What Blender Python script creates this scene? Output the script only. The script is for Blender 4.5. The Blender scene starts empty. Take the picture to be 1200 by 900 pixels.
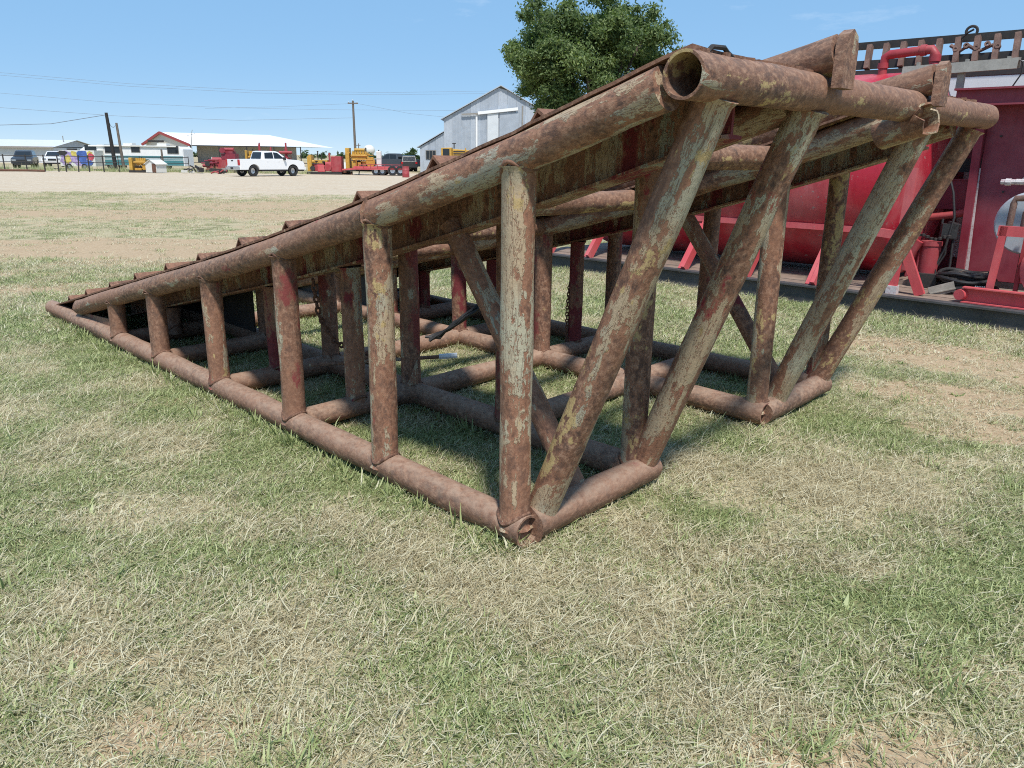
import bpy, bmesh, math, random
import numpy as np
from mathutils import Vector, Matrix, Euler, noise as mnoise
random.seed(7); rng = np.random.default_rng(7)
S = bpy.context.scene
COL = S.collection
R = math.radians

# ------------------------------------------------------------------ camera
H, PITCH, ROLL, FPX = 1.6, 0.2881, 0.0132, 898.8
cp_, sp_ = math.cos(PITCH), math.sin(PITCH)
FWD = Vector((0, cp_, -sp_)); R0 = Vector((1, 0, 0)); U0 = Vector((0, sp_, cp_))
RT = R0 * math.cos(ROLL) + U0 * math.sin(ROLL)
UP = U0 * math.cos(ROLL) - R0 * math.sin(ROLL)
EYE = Vector((0, 0, H))
cam = bpy.data.objects.new('camera', bpy.data.cameras.new('camera')); COL.objects.link(cam)
cam.matrix_world = Matrix(((RT.x, UP.x, -FWD.x, 0), (RT.y, UP.y, -FWD.y, 0), (RT.z, UP.z, -FWD.z, H), (0, 0, 0, 1)))
cam.data.sensor_width = 36; cam.data.lens = 36 * FPX / 1200
cam.data.clip_start = 0.05; cam.data.clip_end = 3000
S.camera = cam

def ray(x, y): return FWD + RT * ((x - 600) / FPX) + UP * ((450 - y) / FPX)
def at(x, y, D):                       # survey: the point seen at photo position x, y on the plane D metres ahead
    d = ray(x, y); return EYE + d * (D / d.y)
def onground(x, y):
    d = ray(x, y); return EYE + d * (-H / d.z)

# ------------------------------------------------------------------ sun, sky, exposure
SUN_EL, SUN_AZ = R(60), math.atan2(0.17, -0.985)      # azimuth from +Y, clockwise seen from above
W = bpy.data.worlds.new('World'); S.world = W; W.use_nodes = True
nt = W.node_tree; nt.nodes.clear()
sky = nt.nodes.new('ShaderNodeTexSky'); sky.sky_type = 'NISHITA'; sky.sun_disc = False
sky.sun_elevation = SUN_EL; sky.sun_rotation = SUN_AZ
sky.altitude = 3000; sky.air_density = 0.5; sky.dust_density = 0.0; sky.ozone_density = 6.0
bg = nt.nodes.new('ShaderNodeBackground'); bg.inputs['Strength'].default_value = 0.15
wo = nt.nodes.new('ShaderNodeOutputWorld')
tcw = nt.nodes.new('ShaderNodeTexCoord')
mpw = nt.nodes.new('ShaderNodeMapping'); mpw.inputs['Scale'].default_value = (2.2, 2.2, 9.0)
nzw = nt.nodes.new('ShaderNodeTexNoise'); nzw.inputs['Scale'].default_value = 2.3; nzw.inputs['Detail'].default_value = 9; nzw.inputs['Roughness'].default_value = .62
rpw = nt.nodes.new('ShaderNodeValToRGB'); rpw.color_ramp.elements[0].position = .61; rpw.color_ramp.elements[1].position = .95
rpw.color_ramp.elements[1].color = (.55, .55, .55, 1)
mxw = nt.nodes.new('ShaderNodeMix'); mxw.data_type = 'RGBA'
mxw.inputs[7].default_value = (4.2, 4.5, 4.9, 1)
hs = nt.nodes.new('ShaderNodeHueSaturation'); hs.inputs['Saturation'].default_value = 3.6; hs.inputs['Value'].default_value = 2.82
L = nt.links.new
L(tcw.outputs['Generated'], mpw.inputs[0]); L(mpw.outputs[0], nzw.inputs['Vector']); L(nzw.outputs[0], rpw.inputs[0])
gm = nt.nodes.new('ShaderNodeGamma'); gm.inputs[1].default_value = 0.14      # evens the sky's fall-off from horizon to zenith
L(sky.outputs[0], gm.inputs[0]); L(gm.outputs[0], hs.inputs['Color'])
L(rpw.outputs[0], mxw.inputs[0]); L(hs.outputs[0], mxw.inputs[6]); L(mxw.outputs[2], bg.inputs[0]); L(bg.outputs[0], wo.inputs[0])

sl = bpy.data.lights.new('sun', 'SUN'); sl.energy = 2.85; sl.angle = R(5.0); sl.color = (1, .955, .89)
so = bpy.data.objects.new('sun', sl); COL.objects.link(so)
sd = Vector((math.sin(SUN_AZ) * math.cos(SUN_EL), math.cos(SUN_AZ) * math.cos(SUN_EL), math.sin(SUN_EL)))
so.rotation_euler = sd.to_track_quat('Z', 'Y').to_euler(); so.location = sd * 60
S.view_settings.view_transform = 'Standard'; S.view_settings.look = 'None'
S.view_settings.exposure = 0.76; S.view_settings.gamma = 1
S.render.engine = 'CYCLES'; S.cycles.use_denoising = False
S.cycles.pixel_filter_type = 'BLACKMAN_HARRIS'; S.cycles.filter_width = 1.05
S.cycles.max_bounces = 6; S.cycles.diffuse_bounces = 5; S.cycles.transparent_max_bounces = 6

# ------------------------------------------------------------------ helpers
def link(o): COL.objects.link(o); return o
def tag(o, label=None, cat=None, group=None, kind=None):
    if label: o['label'] = label
    if cat: o['category'] = cat
    if group: o['group'] = group
    if kind: o['kind'] = kind
    return o
def thing(name, label, cat, loc=(0, 0, 0), rz=0, group=None):
    o = link(bpy.data.objects.new(name, None)); o.empty_display_size = .1
    o.location = loc; o.rotation_euler = (0, 0, rz); return tag(o, label, cat, group)
def dup(root, loc, rz, label, group=None):
    r = root.copy(); link(r); r.location = loc; r.rotation_euler = (0, 0, rz); r['label'] = label
    if group: r['group'] = group
    for ch in list(root.children):
        c = ch.copy(); link(c); c.parent = r
        for g in list(ch.children):
            d = g.copy(); link(d); d.parent = c
    return r

class MB:
    def __init__(s): s.v = []; s.f = []
    def add(s, vs, fs, M=None):
        n = len(s.v)
        s.v += [(M @ Vector(p)) if M else Vector(p) for p in vs]
        s.f += [tuple(i + n for i in f) for f in fs]; return s
    def box(s, c, d, M=None, rz=0):
        x, y, z = d[0] / 2, d[1] / 2, d[2] / 2
        vs = [Vector((a, b, e)) for e in (-z, z) for a, b in ((-x, -y), (x, -y), (x, y), (-x, y))]
        if rz: vs = [Matrix.Rotation(rz, 3, 'Z') @ p for p in vs]
        vs = [p + Vector(c) for p in vs]
        return s.add(vs, [(3, 2, 1, 0), (4, 5, 6, 7), (0, 1, 5, 4), (1, 2, 6, 5), (2, 3, 7, 6), (3, 0, 4, 7)], M)
    def beam(s, p0, p1, w, h, up=(0, 0, 1)):
        p0, p1 = Vector(p0), Vector(p1); d = (p1 - p0).normalized(); u = Vector(up)
        a = d.cross(u)
        if a.length < 1e-4: a = d.cross(Vector((1, 0, 0)))
        a.normalize(); b = a.cross(d)
        vs = [p + a * i * w / 2 + b * j * h / 2 for p in (p0, p1) for i, j in ((-1, -1), (1, -1), (1, 1), (-1, 1))]
        return s.add(vs, [(0, 1, 2, 3), (7, 6, 5, 4), (1, 0, 4, 5), (2, 1, 5, 6), (3, 2, 6, 7), (0, 3, 7, 4)])
    def path(s, pts, r, n=8, cap=True):
        pts = [Vector(p) for p in pts]; rs = r if isinstance(r, (list, tuple)) else [r] * len(pts)
        prev = None; rings = []
        for i, p in enumerate(pts):
            d = (pts[min(i + 1, len(pts) - 1)] - pts[max(i - 1, 0)]).normalized()
            if prev is None:
                a = d.cross(Vector((0, 0, 1)) if abs(d.z) < .9 else Vector((1, 0, 0))).normalized()
            else:
                a = (prev - d * prev.dot(d)).normalized()
            prev = a; b = d.cross(a)
            rings.append([p + (a * math.cos(2 * math.pi * k / n) + b * math.sin(2 * math.pi * k / n)) * rs[i] for k in range(n)])
        vs = [q for g in rings for q in g]; fs = []
        for i in range(len(rings) - 1):
            for k in range(n):
                fs.append((i * n + k, i * n + (k + 1) % n, (i + 1) * n + (k + 1) % n, (i + 1) * n + k))
        if cap: fs += [tuple(range(n - 1, -1, -1)), tuple((len(rings) - 1) * n + k for k in range(n))]
        return s.add(vs, fs)
    def tube(s, p0, p1, r0, r1=None, n=10): return s.path([p0, p1], [r0, r0 if r1 is None else r1], n)
    def lathe(s, prof, n=24, M=None, close=False):
        vs = []; fs = []
        for r, z in prof: vs += [(r * math.cos(2 * math.pi * k / n), r * math.sin(2 * math.pi * k / n), z) for k in range(n)]
        m = len(prof)
        for i in range(m if close else m - 1):
            for k in range(n):
                j = (i + 1) % m
                fs.append((i * n + k, i * n + (k + 1) % n, j * n + (k + 1) % n, j * n + k))
        return s.add(vs, fs, M)
    def prism(s, poly, w, bev=0, M=None, taper=None):     # polygon in XZ, extruded along Y over width w
        n = len(poly); cx = sum(p[0] for p in poly) / n; cz = sum(p[1] for p in poly) / n
        def ring(y, sh):
            o = []
            for x, z in poly:
                dx, dz = cx - x, cz - z; l = math.hypot(dx, dz) or 1; yy = y * (taper(x, z) if taper else 1)
                o.append((x + dx / l * sh, yy, z + dz / l * sh))
            return o
        rs = [ring(-w / 2, bev), ring(-w / 2 + bev, 0), ring(w / 2 - bev, 0), ring(w / 2, bev)] if bev else [ring(-w / 2, 0), ring(w / 2, 0)]
        vs = [p for g in rs for p in g]; fs = []
        for i in range(len(rs) - 1):
            for k in range(n): fs.append((i * n + k, i * n + (k + 1) % n, (i + 1) * n + (k + 1) % n, (i + 1) * n + k))
        fs += [tuple(range(n - 1, -1, -1)), tuple((len(rs) - 1) * n + k for k in range(n))]
        return s.add(vs, fs, M)
    def build(s, name, mat, parent=None, smooth=40, loc=None, flip=True):
        me = bpy.data.meshes.new(name); me.from_pydata([tuple(p) for p in s.v], [], s.f)
        bm = bmesh.new(); bm.from_mesh(me)
        if flip: bmesh.ops.recalc_face_normals(bm, faces=bm.faces)
        bm.to_mesh(me); bm.free()
        if smooth:
            me.polygons.foreach_set('use_smooth', [True] * len(me.polygons))
            me.set_sharp_from_angle(angle=R(smooth))
        me.materials.append(mat)
        o = link(bpy.data.objects.new(name, me))
        if parent: o.parent = parent
        if loc is not None: o.location = loc
        return o

# ------------------------------------------------------------------ materials
class NT:
    def __init__(s, name):
        s.m = bpy.data.materials.new(name); s.m.use_nodes = True; s.t = s.m.node_tree
        s.b = s.t.nodes['Principled BSDF']
    def n(s, typ, **kw):
        nd = s.t.nodes.new(typ)
        for k, v in kw.items():
            if k in nd.inputs.keys(): nd.inputs[k].default_value = v
            else: setattr(nd, k, v)
        return nd
    def l(s, a, b): s.t.links.new(a, b)
    def noise(s, vec, scale, detail=6, rough=.6):
        q = s.n('ShaderNodeTexNoise'); q.inputs['Scale'].default_value = scale
        q.inputs['Detail'].default_value = detail; q.inputs['Roughness'].default_value = rough
        s.l(vec, q.inputs['Vector']); return q.outputs[0]
    def ramp(s, fac, stops):
        q = s.n('ShaderNodeValToRGB'); e = q.color_ramp.elements
        for i, (p, c) in enumerate(stops):
            c = (c, c, c, 1) if isinstance(c, (int, float)) else (*c, 1)
            if i < 2: e[i].position = p; e[i].color = c
            else: k = e.new(p); k.color = c
        s.l(fac, q.inputs[0]); return q.outputs[0]
    def mix(s, fac, a, b, mode='MIX'):
        q = s.n('ShaderNodeMix'); q.data_type = 'RGBA'; q.blend_type = mode; q.clamp_factor = True
        for sock, val in ((q.inputs[0], fac), (q.inputs[6], a), (q.inputs[7], b)):
            if hasattr(val, 'links') or isinstance(val, bpy.types.NodeSocket): s.l(val, sock)
            elif isinstance(val, (int, float)): sock.default_value = val
            else: sock.default_value = (*val, 1)
        return q.outputs[2]
    def math(s, op, a, b=0):
        q = s.n('ShaderNodeMath'); q.operation = op
        for sock, val in ((q.inputs[0], a), (q.inputs[1], b)):
            if isinstance(val, bpy.types.NodeSocket): s.l(val, sock)
            else: sock.default_value = val
        return q.outputs[0]
    def coords(s, scale=(1, 1, 1), rnd=True, world=False):
        tc = s.n('ShaderNodeTexCoord'); mp = s.n('ShaderNodeMapping'); mp.inputs['Scale'].default_value = scale
        if world:
            g = s.n('ShaderNodeNewGeometry'); s.l(g.outputs['Position'], mp.inputs[0])
        else: s.l(tc.outputs['Object'], mp.inputs[0])
        if rnd:
            oi = s.n('ShaderNodeObjectInfo'); q = s.math('MULTIPLY', oi.outputs['Random'], 37.0)
            cmb = s.n('ShaderNodeCombineXYZ'); s.l(q, cmb.inputs[0]); s.l(q, cmb.inputs[2]); s.l(cmb.outputs[0], mp.inputs[1])
        return mp.outputs[0]
    def bump(s, h, strength, dist=.01):
        q = s.n('ShaderNodeBump'); q.inputs['Strength'].default_value = strength; q.inputs['Distance'].default_value = dist
        s.l(h, q.inputs['Height']); s.l(q.outputs[0], s.b.inputs['Normal'])
    def set(s, col=None, rough=None, metal=None):
        for k, v in (('Base Color', col), ('Roughness', rough), ('Metallic', metal)):
            if v is None: continue
            if isinstance(v, bpy.types.NodeSocket): s.l(v, s.b.inputs[k])
            elif isinstance(v, (int, float)): s.b.inputs[k].default_value = v
            else: s.b.inputs[k].default_value = (*v, 1)

def pipe_mat(name, paint=(.42, .385, .28), p_thr=.5, red=.6, yel=.8, dust=.0, tone=1.0, redc=(.33, .035, .045), paint2=(.42, .315, .205), bare=.0):
    m = NT(name); v = m.coords((1, 1, .5)); vs = m.coords((2.6, 2.6, .20)); vf = m.coords((1, 1, .75))
    nf = m.noise(vf, 46, 6, .72); nm = m.noise(v, 7, 7, .68); n30 = m.noise(vf, 24, 6, .68); big = m.noise(v, 2.3, 3, .5)
    k = tone * 1.30
    rust = m.ramp(nf, [(.30, (.052 * k, .028 * k, .021 * k)), (.49, (.160 * k, .080 * k, .050 * k)), (.68, (.310 * k, .190 * k, .128 * k))])
    rust = m.mix(m.ramp(n30, [(.36, .85), (.50, 0.0)]), rust, (.060 * k, .036 * k, .029 * k))
    rust = m.mix(m.ramp(big, [(.42, 0.0), (.62, .55)]), rust, (.215 * k, .105 * k, .064 * k))
    g = m.n('ShaderNodeNewGeometry'); sep = m.n('ShaderNodeSeparateXYZ'); m.l(g.outputs['Normal'], sep.inputs[0]); upn = sep.outputs[2]
    rmask = m.ramp(m.math('ADD', m.math('MULTIPLY', m.noise(v, 3.6, 5, .6), .8), m.math('MULTIPLY', n30, .2)), [(red, 0.0), (red + .03, 1.0)])
    c = m.mix(rmask, rust, m.mix(nf, redc, (redc[0] * .5, redc[1] * .7, redc[2] * .7)))
    mixn = m.math('ADD', m.math('ADD', m.math('MULTIPLY', m.noise(v, 6, 8, .66), .50), m.math('MULTIPLY', n30, .16)), m.math('MULTIPLY', m.noise(vs, 5, 4, .6), .34))
    if bare: mixn = m.math('SUBTRACT', mixn, m.math('MULTIPLY', m.ramp(upn, [(.0, 0.0), (.85, 1.0)]), bare))
    halo = m.ramp(mixn, [(p_thr - .035, 0.0), (p_thr - .004, .65)])
    c = m.mix(halo, c, (.26 * k, .125 * k, .075 * k))
    pmask = m.ramp(mixn, [(p_thr, 0.0), (p_thr + .010, 1.0)])
    pc = m.mix(m.ramp(m.noise(v, 4, 5, .62), [(.40, 0.0), (.53, 1.0)]), paint, paint2)
    pc = m.mix(m.ramp(nf, [(.30, .7), (.42, 0.0)]), pc, (.16, .105, .075))
    pc = m.mix(m.ramp(m.noise(m.coords((5, 5, .5)), 9, 5, .7), [(.56, 0.0), (.66, .55)]), pc, (.20, .125, .085))
    ck = m.math('ABSOLUTE', m.math('SUBTRACT', m.noise(m.coords((1.6, 1.6, .55)), 11, 4, .75), .5))
    ck2 = m.math('ABSOLUTE', m.math('SUBTRACT', m.noise(m.coords((3, 3, .35)), 7, 3, .7), .5))
    pmask = m.math('MULTIPLY', pmask, m.math('MULTIPLY', m.ramp(ck, [(.003, 0.0), (.009, 1.0)]), m.ramp(ck2, [(.002, .15), (.007, 1.0)])))
    c = m.mix(pmask, c, pc)
    yn = m.math('ADD', m.math('MULTIPLY', m.noise(v, 5.5, 7, .70), .7), m.math('MULTIPLY', n30, .3))
    if bare: yn = m.math('SUBTRACT', yn, m.math('MULTIPLY', m.ramp(upn, [(-.35, 0.0), (.35, 1.0)]), bare))
    ymask = m.ramp(yn, [(yel, 0.0), (yel + .02, 1.0)])
    c = m.mix(ymask, c, m.mix(nf, (.34, .22, .09), (.52, .40, .20)))
    if dust:
        d = m.ramp(upn, [(.0, .15), (.75, 1.0)])
        d = m.math('MULTIPLY', d, m.ramp(m.noise(vf, 26, 6, .72), [(.32, .15 * dust), (.60, dust)]))
        c = m.mix(d, c, (.37, .265, .195))
    hgt = m.math('ADD', m.math('MULTIPLY', pmask, .7), m.math('MULTIPLY', nf, .8))
    hgt = m.math('ADD', hgt, m.math('ADD', m.math('MULTIPLY', nm, .8), m.math('MULTIPLY', n30, .5)))
    m.bump(hgt, .75, .006)
    m.set(c, m.ramp(nf, [(.3, .62), (.7, .88)]), 0.0)
    m.b.inputs['Specular IOR Level'].default_value = .35
    return m.m

M_front = pipe_mat('flaking pale paint over rust', p_thr=.498, red=.60, yel=.60)
M_front2 = pipe_mat('flaking tan paint over rust', paint=(.37, .33, .24), p_thr=.512, red=.60, yel=.56)
M_mid = pipe_mat('worn rusty red paint', p_thr=.555, red=.53, yel=.62, dust=.2, redc=(.26, .05, .045))
M_red = pipe_mat('old red paint', p_thr=.56, red=.47, yel=.9, redc=(.22, .034, .038))
M_rail = pipe_mat('weathered brown pipe', paint=(.36, .335, .265), p_thr=.490, red=.63, yel=.60, dust=.12, bare=.06)
M_rail2 = pipe_mat('dusty brown pipe', paint=(.40, .38, .30), p_thr=.56, red=.66, yel=.66, dust=.45, bare=.05)
M_floor = pipe_mat('dusty rust pipe', p_thr=.68, red=.62, yel=.8, dust=.75, redc=(.30, .085, .07))
M_top = pipe_mat('smooth brown rust pipe', p_thr=.57, red=.8, yel=.55, dust=.25, tone=.95, bare=.1)
M_deck = pipe_mat('rusted deck steel', p_thr=.60, red=.68, yel=.7, tone=.9)
M_weld = pipe_mat('burnt weld', p_thr=.80, red=.66, yel=.8, tone=.75)
M_beam = pipe_mat('red and grey beam paint', paint=(.30, .295, .235), p_thr=.52, red=.55, yel=.68, tone=1.0, redc=(.22, .028, .034))

def paint_mat(name, col, rough=.5, var=.18, dirt=.25, dirtc=(.12, .09, .07), scale=4, metal=0.0, world=False, bump=.0):
    m = NT(name); v = m.coords((1, 1, 1), rnd=not world, world=world)
    n1 = m.noise(v, scale, 6, .62); n2 = m.noise(v, scale * 7, 5, .6)
    lo = tuple(c * (1 - var) for c in col); hi = tuple(min(1, c * (1 + var)) for c in col)
    c = m.mix(m.ramp(n1, [(.3, 0.0), (.7, 1.0)]), lo, hi)
    c = m.mix(m.math('MULTIPLY', m.ramp(n2, [(.5, 0.0), (.75, 1.0)]), dirt), c, dirtc)
    m.set(c, m.ramp(n2, [(.3, max(.05, rough - .1)), (.7, min(1, rough + .12))]), metal)
    if bump: m.bump(n2, bump, .01)
    return m.m

def faded_red(name, col=(.46, .025, .045), pink=(.50, .17, .18), amt=.55, rough=.34, scar=.70):
    m = NT(name); v = m.coords(); vs = m.coords((2.4, 2.4, .35))
    n1 = m.noise(v, 1.7, 6, .6); n2 = m.noise(vs, 6, 6, .65); n3 = m.noise(v, 14, 7, .7)
    c = m.mix(m.ramp(n1, [(.40, 0.0), (.72, amt)]), col, pink)
    c = m.mix(m.math('MULTIPLY', m.ramp(n2, [(.5, 0.0), (.8, 1.0)]), .45), c, tuple(k * .45 for k in col))
    c = m.mix(m.ramp(n3, [(scar, 0.0), (scar + .03, .8)]), c, (.30, .25, .23))
    m.set(c, m.ramp(n3, [(.3, rough - .06), (.7, rough + .2)])); m.bump(n3, .12, .01)
    return m.m
M_tank = faded_red('faded red tank paint', (.43, .018, .036), (.52, .18, .18), .7, .30, .62)
M_house = faded_red('dark red chalky paint', (.21, .015, .032), (.32, .10, .115), .5, .5, .74)
M_bright = faded_red('pinkish red steel paint', (.55, .075, .085), (.52, .20, .19), .5, .45, .66)
M_pipe_red = faded_red('rusty red plumbing paint', (.36, .035, .045), (.36, .12, .10), .5, .5, .68)
M_redmach = faded_red('dull red machine paint', (.34, .035, .045), (.36, .15, .14), .5, .5, .66)
M_peel = paint_mat('peeling white paint', (.55, .50, .49), .7, .2, .9, (.28, .06, .08), 6)
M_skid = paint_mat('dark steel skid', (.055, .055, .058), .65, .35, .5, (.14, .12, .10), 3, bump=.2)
M_plank = paint_mat('dusty timber deck', (.24, .175, .135), .85, .25, .6, (.12, .08, .06), 5, bump=.4)
M_black = paint_mat('black rubber', (.018, .018, .019), .55, .3, .3, (.08, .07, .06), 8)
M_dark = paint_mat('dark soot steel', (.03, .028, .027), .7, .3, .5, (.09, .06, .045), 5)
M_rustblock = paint_mat('rusty brown block', (.15, .085, .065), .8, .35, .6, (.26, .2, .16), 9, bump=.3)
M_greyl = paint_mat('weathered grey aluminium', (.28, .26, .23), .5, .2, .5, (.14, .12, .1), 6)
M_white = paint_mat('white paint', (.78, .78, .77), .45, .05, .12, (.4, .38, .34), 3)
M_carwhite = paint_mat('glossy white car paint', (.80, .80, .80), .18, .02, .03, (.5, .48, .44), 2)
M_cardark = paint_mat('dark car paint', (.035, .037, .042), .22, .1, .2, (.12, .11, .1), 3)
M_cargrey = paint_mat('dusty dark blue car paint', (.05, .06, .075), .3, .1, .25, (.16, .15, .13), 3)
M_glass = paint_mat('dark glass', (.018, .022, .026), .06, .1, .05, (.1, .1, .1), 2)
M_chrome = paint_mat('bright metal', (.55, .55, .56), .25, .1, .2, (.2, .2, .2), 5, metal=.8)
M_yellow = paint_mat('machine yellow', (.52, .30, .05), .45, .2, .6, (.16, .09, .03), 5)
M_yellow2 = paint_mat('dirty machine yellow', (.50, .27, .04), .55, .25, .8, (.10, .06, .03), 7)
M_teal = paint_mat('teal stripe paint', (.06, .20, .22), .4, .1, .1, (.1, .1, .1), 3)
M_cream = paint_mat('cream panel', (.66, .65, .60), .45, .06, .15, (.4, .36, .3), 3)
M_silver = paint_mat('silver grey corrugated steel', (.33, .37, .42), .5, .12, .4, (.46, .47, .48), 1.4)
M_silver2 = paint_mat('pale corrugated steel', (.40, .44, .49), .5, .10, .3, (.28, .29, .30), 1.4)
M_pale = paint_mat('pale grey metal', (.58, .61, .63), .5, .06, .2, (.42, .43, .44), 1.4)
M_wood = paint_mat('weathered pole wood', (.16, .13, .105), .85, .25, .5, (.07, .05, .04), 6)
M_polblack = paint_mat('tarred pole wood', (.02, .018, .017), .8, .3, .4, (.07, .055, .045), 6)
M_roofw = paint_mat('white metal roof', (.82, .84, .84), .4, .04, .1, (.6, .6, .58), 1.5)
M_wallbg = paint_mat('grey shed wall', (.36, .35, .32), .7, .1, .3, (.25, .22, .2), 1.5)
M_trimred = paint_mat('red trim', (.30, .055, .05), .5, .1, .1, (.2, .1, .08), 3)
M_brown = paint_mat('rusty brown panel', (.14, .065, .04), .8, .3, .4, (.06, .03, .02), 5)
M_wire = paint_mat('wire', (.20, .23, .27), .6, .1, .1, (.1, .1, .1), 3)
M_lens = paint_mat('red lens', (.45, .01, .015), .2, .1, .05, (.2, .0, .0), 3)
M_blue = paint_mat('mural blue', (.06, .12, .36), .5, .5, .6, (.03, .03, .14), 2.2)
M_bluegrey = paint_mat('pale blue grey disc', (.38, .42, .46), .5, .1, .3, (.25, .2, .2), 5)

def leaf_mat(name, a, b, c):
    m = NT(name); at_ = m.n('ShaderNodeAttribute'); at_.attribute_name = 'shade'
    col = m.ramp(at_.outputs['Fac'], [(.0, a), (.55, b), (1., c)])
    m.set(col, .55); m.b.inputs['Specular IOR Level'].default_value = .35
    tr = m.n('ShaderNodeBsdfTranslucent'); m.l(m.mix(1.0, col, (1.1, 1.25, .6), 'MULTIPLY'), tr.inputs[0])
    ms = m.n('ShaderNodeMixShader'); ms.inputs[0].default_value = .38
    out = m.t.nodes['Material Output']; m.l(m.b.outputs[0], ms.inputs[1]); m.l(tr.outputs[0], ms.inputs[2]); m.l(ms.outputs[0], out.inputs[0])
    return m.m
M_leaf = leaf_mat('oak leaves', (.045, .075, .027), (.12, .175, .060), (.27, .325, .125))
M_leaf2 = leaf_mat('distant leaves', (.035, .060, .025), (.06, .10, .04), (.10, .14, .06))
M_bark = paint_mat('bark', (.09, .07, .055), .9, .3, .5, (.04, .03, .025), 6, bump=.5)

# ------------------------------------------------------------------ ground
_tab = np.random.default_rng(11).random((256, 256))
def vn(x, y, sc, seed=0):
    x = np.asarray(x, float) / sc + seed * 17.3 + 500; y = np.asarray(y, float) / sc + seed * 9.1 + 500
    i = np.floor(x).astype(int); j = np.floor(y).astype(int); fx = x - i; fy = y - j
    fx = fx * fx * (3 - 2 * fx); fy = fy * fy * (3 - 2 * fy)
    t = lambda a, b: _tab[a % 256, b % 256]
    return (t(i, j) * (1 - fx) + t(i + 1, j) * fx) * (1 - fy) + (t(i, j + 1) * (1 - fx) + t(i + 1, j + 1) * fx) * fy
def fbm(x, y, sc, seed=0, o=4):
    s = 0; a = .5
    for k in range(o): s = s + a * vn(x, y, sc / 2 ** k, seed + k); a *= .55
    return s / (1 - .55 ** o) * .9
def gz(x, y):
    x = np.asarray(x, float); y = np.asarray(y, float)
    drop = -.0038 * np.clip(y - 15, 0, 40)
    near = np.clip(1 - (y - 2) / 30, 0, 1)
    return drop + near * ((vn(x, y, .9, 3) - .5) * .03 + (vn(x, y, .3, 5) - .5) * .014) - .012
RO = Vector((0.045, 2.981, 0)); RTH = .7876                      # ramp corner and heading
def ruv(x, y):
    dx, dy = x - RO.x, y - RO.y
    c, s = math.cos(RTH), math.sin(RTH)
    return dx * c + dy * s, -dx * s + dy * c
# patches seen in the lawn: (world x, y, radius x, radius y, angle, amount)
THATCH = [(-.12, 2.6, .55, .20, -.5, .8), (.35, 2.5, .45, .18, -.6, .8), (1.45, 3.75, .75, .28, -.45, .95), (.9, 3.0, .55, .2, -.4, .55), (-.6, 2.9, .5, .2, -.4, .5),
          (-2.2, 4.1, .7, .3, .3, .4), (.75, 2.05, .3, .18, .1, .6), (-.9, 2.3, .4, .2, .2, .35), (2.3, 3.2, .4, .2, .5, .45)]
SOIL = [(3.78, 6.34, 1.5, .45, -.75, .9), (3.3, 5.2, .8, .35, -.5, .8), (2.9, 4.6, .5, .25, -.4, .6), (2.55, 4.05, .35, .2, 0, .4), (-.92, 1.85, .30, .14, .2, .75), (-.35, 1.75, .2, .1, .1, .5),
        (.95, 1.78, .3, .12, .1, .8), (1.5, 2.15, .25, .12, .3, .6), (-1.25, 2.15, .3, .12, 0, .5), (-7.6, 13.2, 4.0, 1.5, .1, .95), (-4.2, 12.2, 3, 1.2, .1, .8),
        (-9, 21.5, 5, 1.6, 0, .55), (-5, 26, 7, 2.2, 0, .6), (-3.0, 5.2, .4, .2, .2, .35), (-2.3, 4.9, .35, .15, .3, .45), (-5.6, 9.3, 1.4, .6, .3, .6), (4.5, 5.2, 1.5, .8, 0, .6)]
GREEN = [(1.9, 2.5, .9, .7, .4, .9), (-4.2, 7.0, .9, .6, .2, .8), (-3.2, 5.9, .8, .5, .2, .5), (-1.9, 4.6, .7, .4, .5, .4), (-6.5, 17.2, 6, 1.6, 0, .2), (2.3, 4.6, .5, .4, 0, .5), (-.4, 2.0, .3, .2, 0, .5)]
def blob(x, y, lst):
    s = 0
    for bx, by, rx, ry, an, am in lst:
        dx, dy = x - bx, y - by; c, q = math.cos(an), math.sin(an)
        u, v = (dx * c + dy * q) / rx, (-dx * q + dy * c) / ry
        w = fbm(x, y, min(rx, ry) * 1.2, 20, 3) - .45
        s = np.maximum(s, am * np.clip(1.35 - (u * u + v * v) * .9 + w * 1.8, 0, 1))
    return s
def maps(x, y):
    x = np.asarray(x, float); y = np.asarray(y, float)
    th = blob(x, y, THATCH); so_ = blob(x, y, SOIL); gr = blob(x, y, GREEN)
    n = fbm(x, y, 1.3, 1); n2 = fbm(x, y, .35, 8, 3); n3 = fbm(x, y, 4.5, 13)
    u, v = ruv(x, y); inside = ((u > -.05) & (u < 3.2) & (v > 0) & (v < 6.6)).astype(float)
    soil = np.clip(so_ + np.clip((n - .60) * 3.2, 0, .6) * (1 - inside) + np.clip((n2 - .66) * 3, 0, .5) + np.clip((y - 9) / 22, 0, .42), 0, 1)
    dry = np.clip(.30 + (n - .45) * .55 + (n2 - .45) * 1.45 + th * .42 + so_ * .35 - gr * .22 - inside * .05 + np.clip((y - 8) / 40, 0, .25), 0, 1)
    lot = np.clip((y - 27.0 + x * .04 + (n3 - .45) * 16 + (n - .45) * 5) / 9, 0, 1)
    weeds = np.clip(1.6 - np.abs(y - 72.5 + x * .03 + (n3 - .5) * 5) / 2.2, 0, 1) * (x < -26)
    far = np.clip((y - 76) / 6, 0, 1)
    lot = lot * (1 - weeds) * (1 - .75 * far)
    soil = np.clip(soil * (1 - weeds), 0, 1); dry = dry * (1 - .4 * weeds)
    return dry, soil, lot, th
def axis(lo, hi, c0, c1, st, gr=1.18):
    a = list(np.arange(c0, c1, st)); d = st; p = a[-1]
    while p < hi: d *= gr; p += d; a.append(p)
    d = st; p = a[0]; b = []
    while p > lo: d *= gr; p -= d; b.append(p)
    return np.array(b[::-1] + a)
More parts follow.
